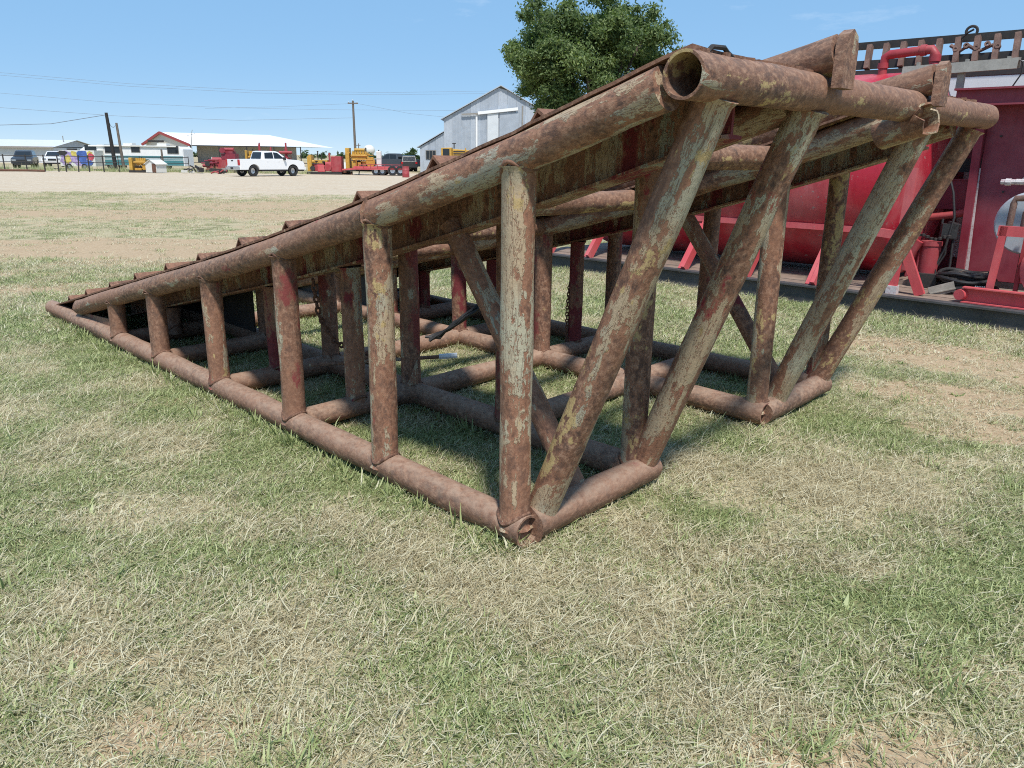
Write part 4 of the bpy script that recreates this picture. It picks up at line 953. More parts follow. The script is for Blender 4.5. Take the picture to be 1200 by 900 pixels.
TY = 45.0; tz = float(gz(4, TY)); tc = P3(694, 180, TY); sx = TY / 938; sz = TY / 978
def T(px, py, r, dep=2.6): return ((px - 694) * sx, P3(px, py, TY).z - tz, r * sx, dep)
oak = [T(640, 26, 38), T(690, 18, 34), T(735, 40, 36), T(622, 68, 36), T(765, 62, 30), T(680, 70, 50, 3.4), T(730, 88, 48, 3.2), T(640, 100, 34), T(615, 92, 22), T(778, 84, 22), T(700, 120, 48, 3), T(660, 135, 30), T(645, 118, 26), T(760, 110, 34), T(790, 70, 12, 1), T(655, 50, 40, 3), T(712, 52, 40, 3), T(640, 75, 36, 3), T(605, 62, 16, 1.5), T(752, 30, 24, 2)]
tree('oak_tree', 'big broad dark green oak tree rising behind the ramp beside the barn', tc.x, TY, tz, 10, oak, 150000, .092, M_leaf, 21, 2.6, .34, None, 16, (.35, 1.15))
for px, py, D, r, lab in ((484, 184, 150, 9, 'taller round green tree standing beyond the lean-to of the barn'), (470, 190, 165, 5, 'small green tree left of the taller tree beyond the barn'), (461, 191, 170, 4, 'lowest bushy green tree between the white shed and the small tree')):
    q = P3(px, 200, D); zb_ = float(gz(q.x, D)); cz = P3(px, py, D).z; rr = r * D / 938
    ol = [(0, cz - zb_, rr * .8, rr * .6), (-rr * .7, cz - zb_ - rr * .5, rr * .6, rr * .5), (rr * .7, cz - zb_ - rr * .4, rr * .6, rr * .5), (0, cz - zb_ + rr * .5, rr * .55, rr * .5)]
    tree('green_tree', lab, q.x, D, zb_, 5, ol, 2600, .32, M_leaf2, int(px), max(.8, cz - zb_ - rr), .2, 'trees beyond the barn', 5)
# far tree line on the horizon
g = np.random.default_rng(5); B = []
for q in range(150):
    x = -330 + 350 * q / 150 + g.normal(0, 2); r = g.uniform(1.0, 2.6); B.append((x, 330 + g.normal(0, 8), -.6 + r * .7, r))
o = leaves('far_treeline', B, 9000, .8, M_leaf2, None, 77); tag(o, 'low far-off line of green trees along the horizon', kind='stuff')

# ------------------------------------------------------------------ poles, wires, fence
def gnd(px, D): p = P3(px, 200, D); return Vector((p.x, D, float(gz(p.x, D))))
def pole(name, label, px0, px1, py1, D, r, mat, cat='utility pole', group=None):
    a = gnd(px0, D); t = P3(px1, py1, D); o = thing(name, label, cat, a, 0, group); b = MB(); b.path([(0, 0, -.5), (t.x - a.x, 0, t.z - a.z)], [r, r * .7], 10); b.build('shaft', mat, o); return o, a, t
po, pa, pt = pole('utility_pole', 'tall wooden utility pole with a crossarm behind the yellow engine', 417.5, 413.5, 118, 115, .20, M_wood)
b = MB(); b.box((pt.x - pa.x, -.12, pt.z - pa.z - .35), (1.45, .12, .16)); b.build('crossarm', M_wood, po, 20)
for q in (-.6, .6, 0.0): b = MB(); b.lathe([(.03, 0), (.06, .05), (.05, .12), (0, .16)], 8, Matrix.Translation((pt.x - pa.x + q, -.12, pt.z - pa.z - .27 + (.3 if q == 0 else 0)))); b.build('insulator', M_cream, po)
p2o, _, _ = pole('utility_pole', 'tiny far utility pole just right of the tall one', 420.5, 420.2, 168, 230, .16, M_wood)
q = P3(420.2, 169, 230); b = MB(); b.box((0, -.1, q.z - float(gz(q.x, 230)) - .3), (1.6, .12, .18)); b.build('crossarm', M_wood, p2o, 20)
lp1 = pole('leaning_pole', 'thick black leaning pole in front of the motorhome, taller of two', 136.5, 124.3, 132, 74, .19, M_polblack, 'pole')
lp2 = pole('leaning_pole', 'thinner brown leaning pole in front of the motorhome, right of the black one', 146, 136.3, 144, 76, .15, M_wood, 'pole')
pole('short_post', 'short dark leaning post standing behind the little white hut', 192, 189, 175, 77, .12, M_wood, 'post')
ap, aa, at_ = pole('antenna_mast', 'thin mast with a small aerial at the corner of the white roofed building', 226, 224, 158, 100, .06, M_greyl, 'mast')
b = MB(); b.path([(at_.x - aa.x - .5, 0, at_.z - aa.z - .1), (at_.x - aa.x + .5, 0, at_.z - aa.z + .15)], .03, 5); b.path([(at_.x - aa.x, 0, at_.z - aa.z), (at_.x - aa.x + .2, 0, at_.z - aa.z + .6)], .03, 5); b.build('aerial', M_greyl, ap)
def wire(label, ptsD, r=.014, n=10, sag=0):
    P = [P3(*p) for p in ptsD]; b = MB(); out = []
    for a, c in zip(P[:-1], P[1:]):
        for i in range(n): q = a.lerp(c, i / n); q.z -= sag * 4 * (i / n) * (1 - i / n); out.append(q)
    out.append(P[-1]); b.path(out, r, 5); tag(b.build('power_line', M_wire), label, 'wire', 'overhead wires')
wire('uppermost overhead wire crossing the sky to the barn ridge', [(-250, 62, 90), (0, 85, 95), (150, 98, 98), (300, 106, 100), (450, 108.5, 105), (620, 106, 110)])
wire('overhead wire just under the uppermost one', [(-250, 66, 90), (0, 88, 95), (150, 101, 98), (300, 109, 100), (450, 111, 105), (620, 109, 110)])
wire('lower overhead wire running left of the utility pole top', [(-250, 86, 90), (0, 109, 98), (130, 120, 103), (260, 126, 108), (380, 128.5, 112), (600, 130, 118)])
wire('thin overhead wire reaching the utility pole crossarm from the left', [(240, 127, 112), (330, 125, 113), (408, 121.5, 114.9)])
wire('overhead wire falling from the crossarm toward the barn', [(420, 121.5, 114.9), (480, 133, 112), (540, 139, 110)])
wire('faint lowest overhead wire left of the utility pole', [(-200, 118, 98), (0, 126, 100), (140, 136, 105), (280, 141, 110), (415, 138, 115)], .018)
wire('sagging wire tied to the top of the black leaning pole', [(-200, 128, 74), (0, 146.5, 74), (60, 145, 74), (124.5, 134.5, 74)], .028)
wire('short slack wire between the two leaning poles', [(124.6, 136, 74), (130, 148, 75), (133, 149.5, 75.4), (136.4, 145.5, 76)], .02, 6)

fence = thing('pipe_fence', 'low dark pipe fence along the far edge of the gravel lot', 'fence', gnd(60, 68.5))
f0 = gnd(60, 68.5); fx = [-40, -14, 6, 32, 53, 69, 78, 92, 105, 122, 140, 165, 190, 222]
def fpt(px, h): a = gnd(px, 68.5 + px * .012); return Vector((a.x, a.y, a.z + h)) - f0
for i, px in enumerate(fx): b = MB(); b.tube(fpt(px, -.2), fpt(px + (2 if i == 7 else 0), 1.42), .055 if px < 130 else .035, n=8); b.build('post', M_dark, fence)
for h in (1.32, .82): b = MB(); b.path([fpt(px, h) for px in fx], .035 if h > 1 else .028, 6); b.build('rail', M_dark, fence)
b = MB(); b.path([fpt(-30, .10), fpt(40, .12), fpt(62, .10)], .09, 8); tag(b.build('long_pipe', M_brown, None, 40, f0 + Vector((0, -1.2, 0))), 'long rusty pipe lying in the weeds before the dark fence', 'pipe')

# ------------------------------------------------------------------ vehicles
def wheel(parent, x, y, r, w, side):
    Mx = Matrix.Translation((x, y, r)) @ Matrix.Rotation(R(90), 4, 'X')
    b = MB(); b.lathe([(r * .60, -w / 2), (r * .93, -w / 2), (r, -w * .32), (r, w * .32), (r * .93, w / 2), (r * .60, w / 2)], 28, Mx, True); ty = b.build('wheel', M_black, parent)
    b = MB(); s = w / 2 * side
    b.lathe([(.0, s * .5), (r * .16, s * .55), (r * .18, s * .2), (r * .50, s * .15), (r * .56, s * .9), (r * .62, s * .95), (r * .62, -s * .5)], 28, Mx)
    for k in range(6):
        a = k * math.pi / 3; b.add([Mx @ Vector((r * q * math.cos(a + o_), r * q * math.sin(a + o_), s * z_)) for q, o_, z_ in ((.1, -.5, .55), (.57, -.13, .8), (.57, .13, .8), (.1, .5, .55))], [(0, 1, 2, 3)])
    b.build('rim', M_chrome, ty, 30)
def vehicle(name, label, cat, loc, rz, body, cab, wins, wx, wr, paint, W=1.95, cabw=1.75, top=.80, extras=None, wm=.27, group=None):
    t = thing(name, label, cat, loc, rz, group)
    # lower body outline with wheel arches
    def arches(poly):
        o = []
        for i, p in enumerate(poly):
            o.append(p)
        return o
    zl_ = body[0][1]; out = list(body)
    und = [(body[-1][0], zl_)]
    for x in sorted(wx, reverse=True):
        for a in np.linspace(0, math.pi, 9): und.append((x + (wr + .09) * math.cos(a), max(zl_, wr + (wr + .09) * math.sin(a))))
    out = out + und
    b = MB(); y0 = W / 2
    # side skins built as polygons triangulated by bmesh
    def skin(poly, w, bev): 
        bb = MB(); bb.prism(poly, w, bev); return bb
    skin(out, W, .05).build('body', paint, t, 35)
    zc0 = min(p[1] for p in cab); zc1 = max(p[1] for p in cab)
    tp = lambda x, z: 1 - (1 - top) * max(0, (z - zc0)) / (zc1 - zc0)
    b = MB(); b.prism(cab, cabw, .04, None, tp); b.build('cab', paint, t, 35)
    for wn, poly in wins:
        b = MB(); b.prism(poly, cabw + .03, 0, None, tp); b.build(wn, M_glass, t, 0)
    if extras is not ex_truck:
        for nm, i, j in (('windshield', -2, -1), ('rear_window', 1, 0)):
            (xa, za), (xb, zb2) = cab[i], cab[j]; q = .12; sg = .012 if j == -1 else -.012
            pa_ = (xa + (xb - xa) * q + sg, za + (zb2 - za) * q + .012); pb_ = (xb + (xa - xb) * q + sg, zb2 + (za - zb2) * q + .012)
            wa, wb_ = cabw * tp(*pa_) * .43, cabw * tp(*pb_) * .43
            b = MB(); b.add([(pa_[0], -wa, pa_[1]), (pa_[0], wa, pa_[1]), (pb_[0], wb_, pb_[1]), (pb_[0], -wb_, pb_[1])], [(0, 1, 2, 3)]); b.build(nm, M_glass, t, 0)
        xf = max(p[0] for p in body)
        for s_ in (-1, 1): b = MB(); b.box((xf, s_ * W * .36, zl_ + .34), (.05, .36, .16)); b.build('headlight', M_chrome, t, 20)
        b = MB(); b.box((xf + .01, 0, zl_ + .30), (.05, W * .4, .18)); b.build('grille', M_black, t, 20)
    for x in wx:
        for s_ in (-1, 1): wheel(t, x, s_ * (W / 2 - wm / 2 - .02), wr, wm, s_)
    b = MB(); b.box((sum(p[0] for p in body) / len(body), 0, zl_ - .02), (max(p[0] for p in body) * .86, W * .7, .22)); b.build('chassis', M_black, t, 20)
    if extras: extras(t, tp)
    return t
def ex_truck(t, tp):
    def pt_(name, c, d, m_, rz=0): b = MB(); b.box(c, d, rz=rz); return b.build(name, m_, t, 20)
    for s_ in (-1, 1):
        pt_('taillight', (-.01, s_ * .88, 1.08), (.10, .20, .42), M_lens)
        pt_('headlight', (5.80, s_ * .78, .98), (.16, .34, .20), M_glass)
        b = MB(); b.box((3.95, s_ * 1.09, 1.38), (.14, .22, .22)); b.build('mirror', M_black, t, 20)
        for x in (2.48, 3.45): pt_('door_handle', (x, s_ * .985, 1.15), (.18, .04, .035), M_carwhite)
        for x in (2.05, 3.10, 4.15): pt_('door_gap', (x, s_ * .976, .90), (.014, .006, .72), M_dark)
        pt_('sill_step', (3.05, s_ * .93, .48), (2.4, .16, .06), M_black)
    b = MB(); b.box((-.06, 0, .62), (.16, 1.9, .22)); b.build('rear_bumper', M_chrome, t, 20)
    b = MB(); b.box((5.93, 0, .62), (.14, 1.9, .24)); b.build('front_bumper', M_carwhite, t, 20)
    b = MB(); b.box((-.03, 0, 1.04), (.05, 1.50, .52)); tg = b.build('tailgate', M_carwhite, t, 20)
    b = MB(); b.box((-.062, 0, 1.20), (.02, .30, .07)); b.build('handle', M_black, tg, 20)
    b = MB(); b.box((-.06, .0, .62), (.2, .34, .16)); b.build('licence_plate', M_dark, t, 20)
    b = MB(); b.add([Vector((4.20, y, z)) for y, z in ()] or [(4.33, -.74, 1.34), (4.33, .74, 1.34), (3.50, .64, 1.90), (3.50, -.64, 1.90)], [(0, 1, 2, 3)]); b.build('windshield', M_glass, t, 0)
    b = MB(); b.add([(2.00, -.72, 1.36), (2.00, .72, 1.36), (2.165, .64, 1.86), (2.165, -.64, 1.86)], [(3, 2, 1, 0)]); b.build('rear_window', M_glass, t, 0)
tb = [(0.0, .52), (-.02, 1.30), (1.98, 1.33), (2.0, 1.33), (4.25, 1.33), (5.35, 1.26), (5.80, 1.15), (5.92, .95), (5.92, .52)]
tcab = [(2.02, 1.32), (2.18, 1.90), (2.45, 1.96), (3.35, 1.95), (3.62, 1.88), (4.38, 1.32)]
tw = [('side_window', [(2.26, 1.37), (2.34, 1.82), (3.06, 1.86), (3.06, 1.37)]), ('side_window', [(3.13, 1.37), (3.13, 1.86), (3.50, 1.82), (4.05, 1.37)])]
D = 64.0; a = gnd(288, D - 1.2)
vehicle('pickup_truck', 'clean white four-door pickup truck parked on the gravel lot', 'pickup truck', (a.x - .85, a.y - .3, a.z), R(49), tb, tcab, tw, (1.18, 4.82), .43, M_carwhite, 1.98, 1.80, .80, ex_truck)
def ex_dark(t, tp):
    for s_ in (-1, 1): b = MB(); b.box((.0, s_ * .8, .95), (.08, .2, .2)); b.build('taillight', M_lens, t, 20)
D = 92.; a = gnd(455, D)
vehicle('pickup_truck', 'dark blue grey pickup with its cab turned left, parked behind the red trailer', 'pickup truck', (a.x + 3.4, a.y, a.z), R(165), tb, tcab, tw, (1.18, 4.82), .43, M_cargrey, 1.95, 1.78, .8, ex_dark)
suv = [(0, .45), (-.02, 1.08), (3.4, 1.12), (4.45, .98), (4.7, .8), (4.7, .45)]
suvc = [(.06, 1.06), (.35, 1.68), (.7, 1.76), (2.4, 1.75), (2.7, 1.68), (3.55, 1.10)]
suvw = [('side_window', [(.36, 1.14), (.55, 1.60), (1.0, 1.66), (1.0, 1.14)]), ('side_window', [(1.07, 1.14), (1.07, 1.66), (1.85, 1.67), (1.85, 1.14)]), ('side_window', [(1.92, 1.14), (1.92, 1.66), (2.55, 1.62), (3.15, 1.14)])]
a = gnd(486, 90); vehicle('dark_suv', 'black SUV seen from behind at the right end of the parked row by the barn', 'SUV', (a.x - .6, a.y, a.z), R(100), suv, suvc, suvw, (.95, 3.75), .37, M_cardark, 1.9, 1.72, .82, ex_dark)
a = gnd(18, 82); vehicle('dark_suv', 'dark SUV parked behind the pipe fence at the far left', 'SUV', (a.x - .3, a.y + 3.0, a.z), R(-66), suv, suvc, suvw, (.95, 3.75), .37, M_cardark, 1.9, 1.72, .82, ex_dark, group='cars behind the pipe fence')
sed = [(0, .42), (.0, .98), (1.0, 1.02), (3.3, 1.0), (4.5, .82), (4.65, .65), (4.65, .42)]
sedc = [(.55, .98), (1.15, 1.48), (2.4, 1.50), (3.35, 1.0)]
sedw = [('side_window', [(.95, 1.03), (1.28, 1.40), (1.85, 1.43), (1.85, 1.03)]), ('side_window', [(1.92, 1.03), (1.92, 1.43), (2.32, 1.42), (2.98, 1.03)])]
a = gnd(55, 80); vehicle('white_car', 'white car parked between the dark SUV and the painted trailer', 'car', (a.x - .6, a.y + 3.5, a.z + .2), R(-68), sed, sedc, sedw, (.85, 3.75), .34, M_carwhite, 1.85, 1.65, .82, None)

# ------------------------------------------------------------------ motorhome and painted trailer
a = gnd(102, 80); rv = thing('motorhome', 'long white motorhome with teal stripes and dark windows behind the leaning poles', 'motorhome', a)
LR = 10.4; HR = P3(150, 170.5, 80).z - a.z
rp = [(.15, .45), (.0, 1.2), (.05, 1.75), (.55, HR - .25), (1.0, HR), (LR - .3, HR - .05), (LR, HR - .3), (LR, .45)]
b = MB(); b.prism([(x, z) for x, z in rp], 2.5, .08); b.build('shell', M_white, rv, 30)
def rvp(name, x0, z0, x1, z1, mat, y=-1.262, d=.02, par=None): b = MB(); b.box(((x0 + x1) / 2, y, (z0 + z1) / 2), (x1 - x0, d, z1 - z0)); return b.build(name, mat, par or rv, 20)
rvp('stripe', 1.4, 1.18, LR - .05, 1.38, M_teal); rvp('stripe', .4, .5, LR - .05, .98, M_teal); rvp('stripe', .5, 1.04, LR - .05, 1.10, M_teal)
for x0, x1, z0, z1 in ((2.75, 4.25, 1.65, 2.35), (5.35, 6.15, 1.75, 2.35), (8.9, 9.95, 1.65, 2.35)):
    wf = rvp('window', x0 - .05, z0 - .05, x1 + .05, z1 + .05, M_greyl, -1.27, .03); rvp('pane', x0, z0, x1, z1, M_glass, -1.29, .02, wf)
rvp('cab_window', .75, 1.40, 1.9, 2.35, M_glass, -1.27, .03)
rvp('door', 2.02, .55, 2.6, 2.4, M_cream, -1.27, .03)
b = MB(); b.add([(.03, -1.1, 1.5), (.03, 1.1, 1.5), (.50, 1.1, HR - .35), (.50, -1.1, HR - .35)], [(0, 1, 2, 3)]); b.build('windshield', M_glass, rv, 0)
for x in (4.6, 8.0): b = MB(); b.box((x, 0, HR + .12), (.9, .8, .24)); b.build('roof_unit', M_cream, rv, 20)
b = MB(); b.tube((1.2, -1.35, HR - .08), (LR - .6, -1.35, HR - .06), .07, n=8); b.build('awning_roll', M_cream, rv)
for x in (3.1, 7.7):
    for s_ in (-1, 1): wheel(rv, x, s_ * 1.08, .43, .28, s_)
a = gnd(71, 77); tr_ = thing('painted_trailer', 'box trailer painted in blue, yellow, red and violet patches beside the motorhome', 'trailer', a)
HT = P3(90, 176, 77).z - a.z
b = MB(); b.box((1.8, 1.0, .35 + (HT - .35) / 2), (3.4, 2.0, HT - .35)); b.build('body', M_cream, tr_, 20)
M_violet = paint_mat('mural violet', (.38, .28, .50), .5, .5, .7, (.55, .5, .5), 2.4); M_muy = paint_mat('mural yellow', (.58, .48, .10), .5, .4, .7, (.3, .12, .25), 2.8); M_mur = paint_mat('mural red', (.50, .05, .09), .5, .4, .6, (.6, .45, .3), 3)
def blobp(name, cx, cz, rx, rz_, mat, y, sd_):
    gg = random.Random(sd_); n = 18; P_ = []
    for k in range(n):
        t = 2 * math.pi * k / n; r = 1 + gg.uniform(-.22, .22); P_.append((cx + rx * r * math.cos(t), max(.4, min(HT - .05, cz + rz_ * r * math.sin(t)))))
    b = MB(); b.prism([(p[0], p[1]) for p in P_], .012, 0, Matrix.Translation((0, y, 0))); b.build(name, mat, tr_, 0)
blobp('mural_patch', .75, 1.1, .62, .72, M_violet, -.008, 1); blobp('mural_patch', 2.0, .95, .75, .6, M_violet, -.012, 2); blobp('mural_patch', .85, 1.0, .34, .40, M_muy, -.020, 3); blobp('mural_patch', 1.55, HT - .35, .30, .28, M_muy, -.016, 4)
blobp('mural_patch', 2.30, 1.25, .46, .80, M_blue, -.026, 5); blobp('mural_patch', 3.15, 1.25, .28, .35, M_mur, -.022, 6); blobp('mural_patch', 3.05, HT - .40, .33, .36, M_muy, -.018, 7); blobp('mural_patch', 2.9, .65, .40, .28, M_blue, -.030, 8); blobp('mural_patch', .45, HT - .25, .5, .22, M_dark, -.034, 9)
for x in (.9, 2.4): wheel(tr_, x, .05, .30, .2, -1)
b = MB(); b.box((.9, .9, HT + .08), (.7, .6, .16)); b.build('roof_hatch', M_dark, tr_, 20)

# ------------------------------------------------------------------ machines around the lot
def engine(name, label, px0, px1, pyt, D, style, mats, cat, depth=1.4, rz=0):
    a = gnd(px0, D); c = gnd(px1, D); Wd = c.x - a.x; Ht = P3((px0 + px1) / 2, pyt, D).z - a.z
    t = thing(name, label, cat, a, rz); gg = random.Random(int(px0 * 7)); X = lambda f_: f_ * Wd; Z = lambda f_: f_ * Ht
    b = MB(); 
    for y in (.1, depth - .1): b.box((X(.5), y, .10), (Wd * 1.02, .16, .20))
    for k in range(4): b.box((X(.1 + .27 * k), depth / 2, .13), (.12, depth - .3, .12))
    b.build('skid_frame', mats[3], t, 20)
    def bx(nm, x0, x1, z0, z1, m_, y0=.15, y1=None, bev=.04):
        y1 = depth - .15 if y1 is None else y1; b = MB(); b.prism([(X(x0), Z(z0)), (X(x1), Z(z0)), (X(x1), Z(z1)), (X(x0), Z(z1))], y1 - y0, bev, Matrix.Translation((0, (y0 + y1) / 2, 0))); return b.build(nm, m_, t, 30)
    def cyl(nm, x, z0, z1, r, m_, y=None): b = MB(); b.tube((X(x), depth / 2 if y is None else y, Z(z0)), (X(x), depth / 2 if y is None else y, Z(z1)), r, n=14); return b.build(nm, m_, t)
    def hcyl(nm, x0, x1, z, r, m_, y=None): b = MB(); y = depth * .35 if y is None else y; b.tube((X(x0), y, Z(z)), (X(x1), y, Z(z)), r, n=18); return b.build(nm, m_, t)
    def pipes(nm, n, m_, x0, x1, z0, z1):
        for k in range(n):
            b = MB(); p = [(X(gg.uniform(x0, x1)), gg.uniform(.0, depth * .5), Z(gg.uniform(z0, z1))) for _ in range(3)]
            q = [p[0], (p[1][0], p[0][1], p[0][2]), (p[1][0], p[1][1], p[2][2]), p[2]]; b.path(q, gg.uniform(.03, .07), 8); b.build(nm, m_, t)
    def wheelv(nm, x, z, r, m_, y=.05, w=.1):
        b = MB(); Mx = Matrix.Translation((X(x), y, Z(z))) @ Matrix.Rotation(R(90), 4, 'X')
        b.lathe([(0, -w / 2), (r * .25, -w / 2), (r * .3, -w * .2), (r * .75, -w * .2), (r * .8, -w / 2), (r, -w / 2), (r, w / 2), (0, w / 2)], 22, Mx); b.build(nm, m_, t)
    style(bx, cyl, hcyl, pipes, wheelv, mats); return t
def st_a(bx, cyl, hcyl, pipes, wheelv, m):          # radiator at the left, engine in the middle, red guard at the right
    bx('radiator', .0, .13, .14, .82, m[0]); bx('radiator_cap', .02, .11, .82, .90, m[0], .4); bx('engine_block', .18, .48, .14, .50, m[1]); bx('valve_cover', .20, .58, .50, .66, m[0], .3); bx('belt_guard', .30, .52, .12, .42, m[2], .0, .2)
    bx('gear_guard', .70, 1.0, .12, .84, m[1], .1); bx('gearbox', .52, .74, .14, .58, m[2]); hcyl('air_cleaner', .13, .30, .58, .16, m[0]); cyl('exhaust_stack', .28, .6, 1.06, .045, m[3]); cyl('exhaust_stack', .39, .6, .96, .05, m[3]); cyl('intake_stack', .62, .55, 1.0, .09, m[1]); cyl('stack_cap', .28, 1.02, 1.08, .075, m[3])
    pipes('pipe', 7, m[3], .12, .8, .15, .6); wheelv('flywheel', .60, .32, .32, m[1]); wheelv('pulley', .16, .28, .22, m[3])
def st_b(bx, cyl, hcyl, pipes, wheelv, m):          # big yellow V engine
    bx('radiator', .0, .13, .10, .98, m[0]); bx('engine_block', .18, .72, .10, .46, m[3], .25); bx('side_cover', .20, .36, .14, .44, m[0], .1, .5); bx('side_cover', .40, .52, .16, .40, m[1], .1, .5); bx('side_cover', .56, .70, .12, .46, m[0], .14, .5); bx('cylinder_bank', .22, .70, .48, .74, m[1], .05, .55); bx('cylinder_bank', .22, .72, .50, .80, m[0], .8)
    for k in range(6): cyl('valve_cover', .25 + .085 * k, .70, .84, .10, m[0], .28)
    hcyl('exhaust_manifold', .20, .74, .66, .09, m[1], .02); hcyl('air_cleaner', .28, .62, .90, .15, m[0], .7); bx('control_box', .72, .90, .16, .52, m[1]); wheelv('flywheel', .84, .40, .42, m[1]); pipes('pipe', 12, m[1], .15, .95, .12, .8); pipes('hose', 4, m[3], .15, .9, .12, .5); cyl('exhaust_stack', .66, .75, 1.0, .06, m[3])
def st_c(bx, cyl, hcyl, pipes, wheelv, m):          # red mud pump with sloping hood
    b = [(.35, .12), (1.0, .12), (1.0, .72), (.80, .78), (.42, .52)]
    bx('pump_body', .40, 1.0, .12, .52, m[0]); bx('hood', .60, 1.0, .50, .74, m[1]); hcyl('pump_barrel', .30, .72, .48, .26, m[0]); bx('fluid_end', .14, .34, .14, .42, m[0], .1); hcyl('discharge', .0, .30, .26, .14, m[0]); bx('motor_mount', .68, .92, .74, .84, m[1], .3)
    hcyl('motor', .66, .94, .90, .17, m[0], .6); wheelv('pulley', .66, .86, .26, m[1]); wheelv('pulley', .20, .34, .24, m[3]); pipes('pipe', 8, m[1], .0, .6, .1, .5); cyl('relief_valve', .26, .4, .60, .07, m[2]); cyl('relief_valve', .16, .4, .55, .07, m[3])
def st_d(bx, cyl, hcyl, pipes, wheelv, m):          # yellow engine seen end on
    bx('radiator', .0, .16, .06, .95, m[0]); bx('engine_block', .24, .85, .10, .40, m[3], .3); bx('sump', .26, .60, .12, .30, m[1], .1, .5); bx('side_cover', .64, .84, .16, .50, m[1], .12, .4); bx('cylinder_bank', .32, .80, .52, .82, m[0], .2)
    for k in range(5): cyl('valve_cover', .36 + .10 * k, .8, .93, .09, m[0], .3)
    hcyl('exhaust_manifold', .28, .86, .66, .08, m[1], .05); wheelv('flywheel', .90, .45, .42, m[3], .3); pipes('pipe', 9, m[1], .25, .95, .1, .8); cyl('exhaust_stack', .52, .85, 1.02, .05, m[3])
def st_e(bx, cyl, hcyl, pipes, wheelv, m):          # wellhead tree
    cyl('riser', .5, .1, .80, .16, m[0]); bx('valve_body', .25, .75, .34, .50, m[0]); hcyl('cross', .0, 1.0, .66, .14, m[0]); wheelv('hand_wheel', .5, .42, .22, m[0], .0); cyl('bonnet', .5, .8, 1.0, .10, m[0]); bx('base', .1, .9, .1, .30, m[1]); pipes('pipe', 3, m[1], .0, 1, .2, .7)
RM = [M_redmach, M_brown, M_yellow, M_dark]; YM = [M_yellow, M_yellow2, M_redmach, M_dark]
engine('engine_package', 'red and yellow engine package with exhaust stacks right of the white pickup', 360, 400, 179, 72, st_a, [M_yellow, M_redmach, M_bright, M_dark], 'engine')
engine('red_mud_pump', 'big dull red mud pump left of the white pickup', 236, 276, 172, 74, st_c, [M_redmach, M_house, M_cream, M_dark], 'pump')
engine('yellow_engine', 'small yellow engine block standing in the weeds before the motorhome', 151, 175, 184, 70, st_d, YM, 'engine')
engine('red_wellhead', 'red wellhead valve stack rising behind the hood of the white pickup', 327, 342, 167, 82, st_e, RM, 'wellhead')
engine('yellow_tank_unit', 'yellow machine part showing above the bed of the white pickup', 288, 302, 175, 78, st_d, YM, 'machine')
for px, pyt, lab in ((306, 167, 'tall thin red pipe stack behind the cab of the white pickup'), (319, 172, 'shorter red pipe stack behind the cab of the white pickup')):
    a = gnd(px, 84); z = P3(px, pyt, 84).z; b = MB(); b.path([(a.x, 84, a.z), (a.x, 84, z - .3), (a.x + .02, 84, z)], [.12, .11, .07], 10); tag(b.build('red_stack', M_redmach), lab, 'pipe stack')
# flatbed trailer with the yellow engine
a = gnd(414, 71); ft = thing('flatbed_trailer', 'low red flatbed trailer with twin axles carrying the large yellow engine', 'trailer', a)
Lt = gnd(472, 71).x - a.x
b = MB(); b.box((Lt / 2, 1.0, .68), (Lt, 2.0, .16)); b.build('deck', M_bright, ft, 20)
for y in (.05, 1.95): b = MB(); b.box((Lt / 2, y, .60), (Lt, .08, .22)); b.build('side_rail', M_bright, ft, 20)
b = MB(); b.beam((.1, 1, .55), (-1.2, 1, .45), .12, .14); b.build('tongue', M_bright, ft, 20)
b = MB(); b.beam((.5, .4, .55), (.4, .4, 0), .08, .08); b.build('jack_leg', M_dark, ft, 20)
for k in range(7): b = MB(); b.box((Lt * (.06 + .145 * k), .0, .80), (.05, .05, .3)); b.build('stake', M_redmach, ft, 20)
b = MB(); b.box((Lt * .55, .0, .93), (Lt * .9, .04, .05)); b.build('stake_rail', M_redmach, ft, 20)
for x in (Lt * .45, Lt * .58):
    for y, s_ in ((.15, -1), (1.85, 1)): wheel(ft, x, y, .36, .24, s_)
for x in (Lt * .79, Lt * .95): wheel(ft, x, .05, .42, .26, -1)
e2 = engine('large_yellow_engine', 'large yellow engine on the red flatbed trailer under the utility pole', 405, 440, 177, 72.4, st_b, [M_yellow, M_yellow2, M_redmach, M_dark], 'engine', 1.3)
e2.location.z += .30
a = gnd(442, 72.2); wtk = thing('white_tank', 'upright pale rectangular tank at the middle of the red flatbed trailer', 'tank', (a.x, a.y, a.z + .77))
hh = P3(445, 177, 72.2).z - a.z - .77
b = MB(); b.prism([(0, 0), (.42, 0), (.42, hh), (0, hh)], .45, .05); b.build('body', M_cream, wtk, 30)
b = MB(); b.tube((.2, 0, hh), (.2, 0, hh + .10), .05, n=10); b.build('cap', M_dark, wtk)
b = MB(); b.box((.21, -.235, hh * .5), (.36, .02, .03)); b.build('strap', M_greyl, wtk, 20)
a = gnd(475.5, 66); dm = thing('red_drum', 'single red steel drum standing on the gravel beside the trailer wheels', 'drum', a)
b = MB(); b.lathe([(0, 0), (.29, 0), (.30, .02), (.29, .30), (.305, .31), (.29, .33), (.29, .60), (.305, .61), (.29, .63), (.29, .88), (.30, .90), (0, .88)], 26); b.build('shell', M_redmach, dm)
b = MB(); b.lathe([(0, .88), (.03, .88), (.03, .91), (0, .91)], 10, Matrix.Translation((.15, 0, 0))); b.build('bung', M_dark, dm)
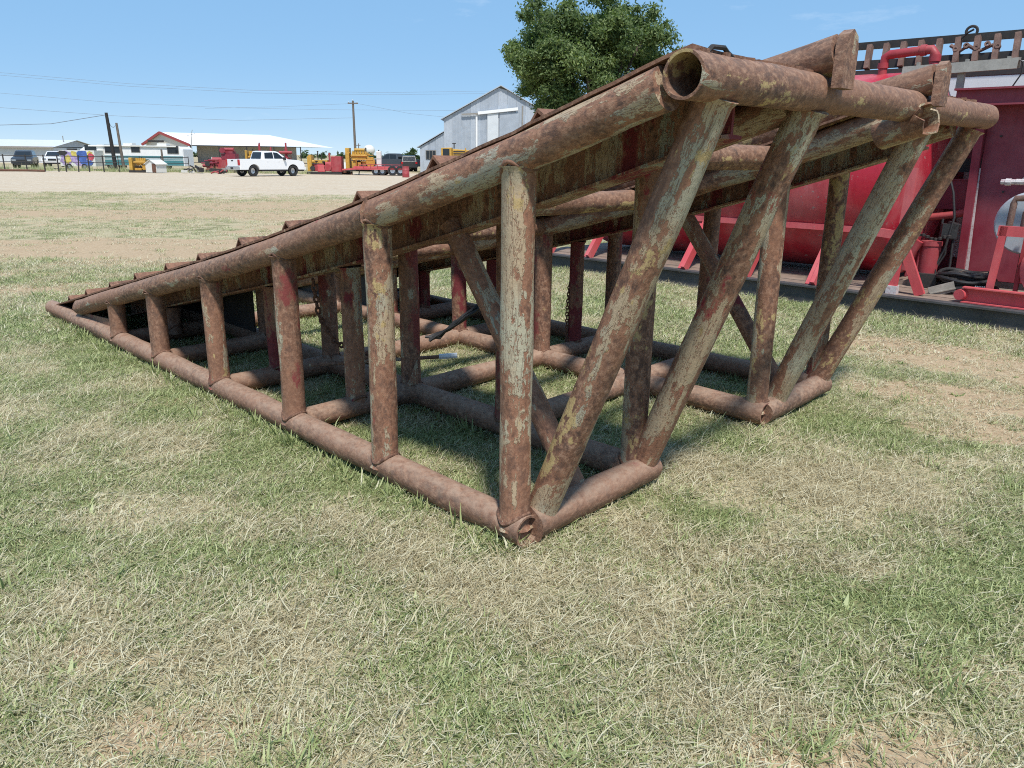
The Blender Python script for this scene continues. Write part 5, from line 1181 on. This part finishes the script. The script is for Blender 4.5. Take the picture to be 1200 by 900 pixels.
# little white hut
a = gnd(177, 70); hut = thing('white_hut', 'little white hut with a brown open doorway in front of the motorhome', 'hut', a, R(-24)); hut.scale = (.86, .9, .86)
b = MB(); b.prism([(0, .05), (1.5, .05), (1.5, .85), (.75, 1.25), (0, .85)], 1.2, 0); b.build('wall', M_cream, hut, 20)
b = MB(); b.box((1.18, -.615, .5), (.52, .03, .86)); b.build('doorway', M_brown, hut, 20)
for s_ in (0, 1): b = MB(); b.beam((.75, 0, 1.30), (-.12 if s_ == 0 else 1.62, 0, .84), 1.4, .05, (0, 0, 1)); b.build('roof', M_cream, hut, 20)
# scrap on the ground
def scrap(name, label, px, D, mats, seed, w=1.6, h=.8):
    a = gnd(px, D); t = thing(name, label, 'scrap', a); gg = random.Random(seed)
    for k in range(9):
        b = MB(); p = [Vector((gg.uniform(0, w), gg.uniform(-.3, .5), gg.uniform(.03, h * .7))) for _ in range(2)]
        if k % 3 == 0: b.beam(p[0], p[1], .12, .2)
        elif k % 3 == 1: b.path([p[0], (p[0] + p[1]) / 2 + Vector((0, 0, .15)), p[1]], .06, 7)
        else: b.box(p[0], (gg.uniform(.2, .5), .3, gg.uniform(.15, .4)), rz=gg.uniform(0, 3))
        b.build('piece', mats[k % len(mats)], t, 30)
scrap('scrap_heap', 'heap of dark and pale scrap parts left of the red mud pump', 213, 70, [M_dark, M_greyl, M_cream, M_dark], 4, 1.8, 1.0)
scrap('scrap_heap', 'dark scrap under the front of the red mud pump', 243, 69, [M_dark, M_redmach, M_greyl], 9, 2.0, .6)
scrap('scrap_heap', 'low dark scrap on the ground between the engine package and the trailer', 397, 73, [M_dark, M_black, M_brown], 14, 1.2, .8)
# water tower
a = P3(433.5, 200, 400); zt = P3(433, 176, 400).z; tw_ = thing('water_tower', 'far pale round water tower on the horizon', 'water tower', (a.x, 400, -.5))
b = MB(); b.lathe([(0, zt - 2.6)] + [(2.9 * math.sin(t), zt + .5 - 2.6 * math.cos(t)) for t in np.linspace(.15, 3.0, 12)] + [(0, zt + 3.1)], 26); b.build('bowl', M_cream, tw_)
b = MB(); b.tube((0, 0, -1), (0, 0, zt - 1.6), .7, n=10); b.build('column', M_cream, tw_)
for q in range(4): b = MB(); b.tube((2.4 * math.cos(q * 1.57 + .4), 2.4 * math.sin(q * 1.57 + .4), -1), (1.9 * math.cos(q * 1.57 + .4), 1.9 * math.sin(q * 1.57 + .4), zt), .18, n=6); b.build('leg', M_greyl, tw_)
# yellow loader by the barn
a = gnd(518, 76); ld = thing('yellow_loader', 'yellow wheeled loader with a boxy cab parked in front of the barn', 'loader', a)
h_ = lambda py: P3(530, py, 76).z - a.z
b = MB(); b.prism([(0, .5), (1.0, .5), (1.0, h_(173)), (.0, h_(173.5))], 1.5, .05); b.build('cab', M_yellow, ld, 30)
b = MB(); b.box((.48, -.765, h_(179)), (.62, .02, .70)); b.build('cab_window', M_glass, ld, 20)
b = MB(); b.prism([(1.05, .5), (2.7, .5), (2.7, h_(176)), (1.05, h_(174.5))], 1.4, .06); b.build('engine_cover', M_yellow, ld, 30)
for k in range(3): b = MB(); b.box((1.7, -.71, h_(177.5 + 2.6 * k)), (1.1, .03, .10)); b.build('grille_slot', M_dark, ld, 20)
b = MB(); b.box((2.3, -.72, h_(178)), (.12, .05, .7)); b.build('lift_arm', M_yellow2, ld, 20)
b = MB(); b.tube((1.15, .3, h_(174)), (1.15, .3, h_(168.5)), .05, n=8); b.box((1.15, .3, h_(168)), (.35, .2, .08)); b.build('beacon_post', M_dark, ld, 20)
for x in (.5, 2.2):
    for s_ in (-1, 1): wheel(ld, x, s_ * .62, .5, .35, s_)
# small white clutter cubes beside the pickup row
a = gnd(398, 88); b = MB(); b.prism([(0, 0), (1.1, 0), (1.1, .9), (.2, .9)], .8, .05); tag(b.build('white_crate', M_white, None, 30, a), 'white box standing behind the gap between the engine package and the trailer', 'box')
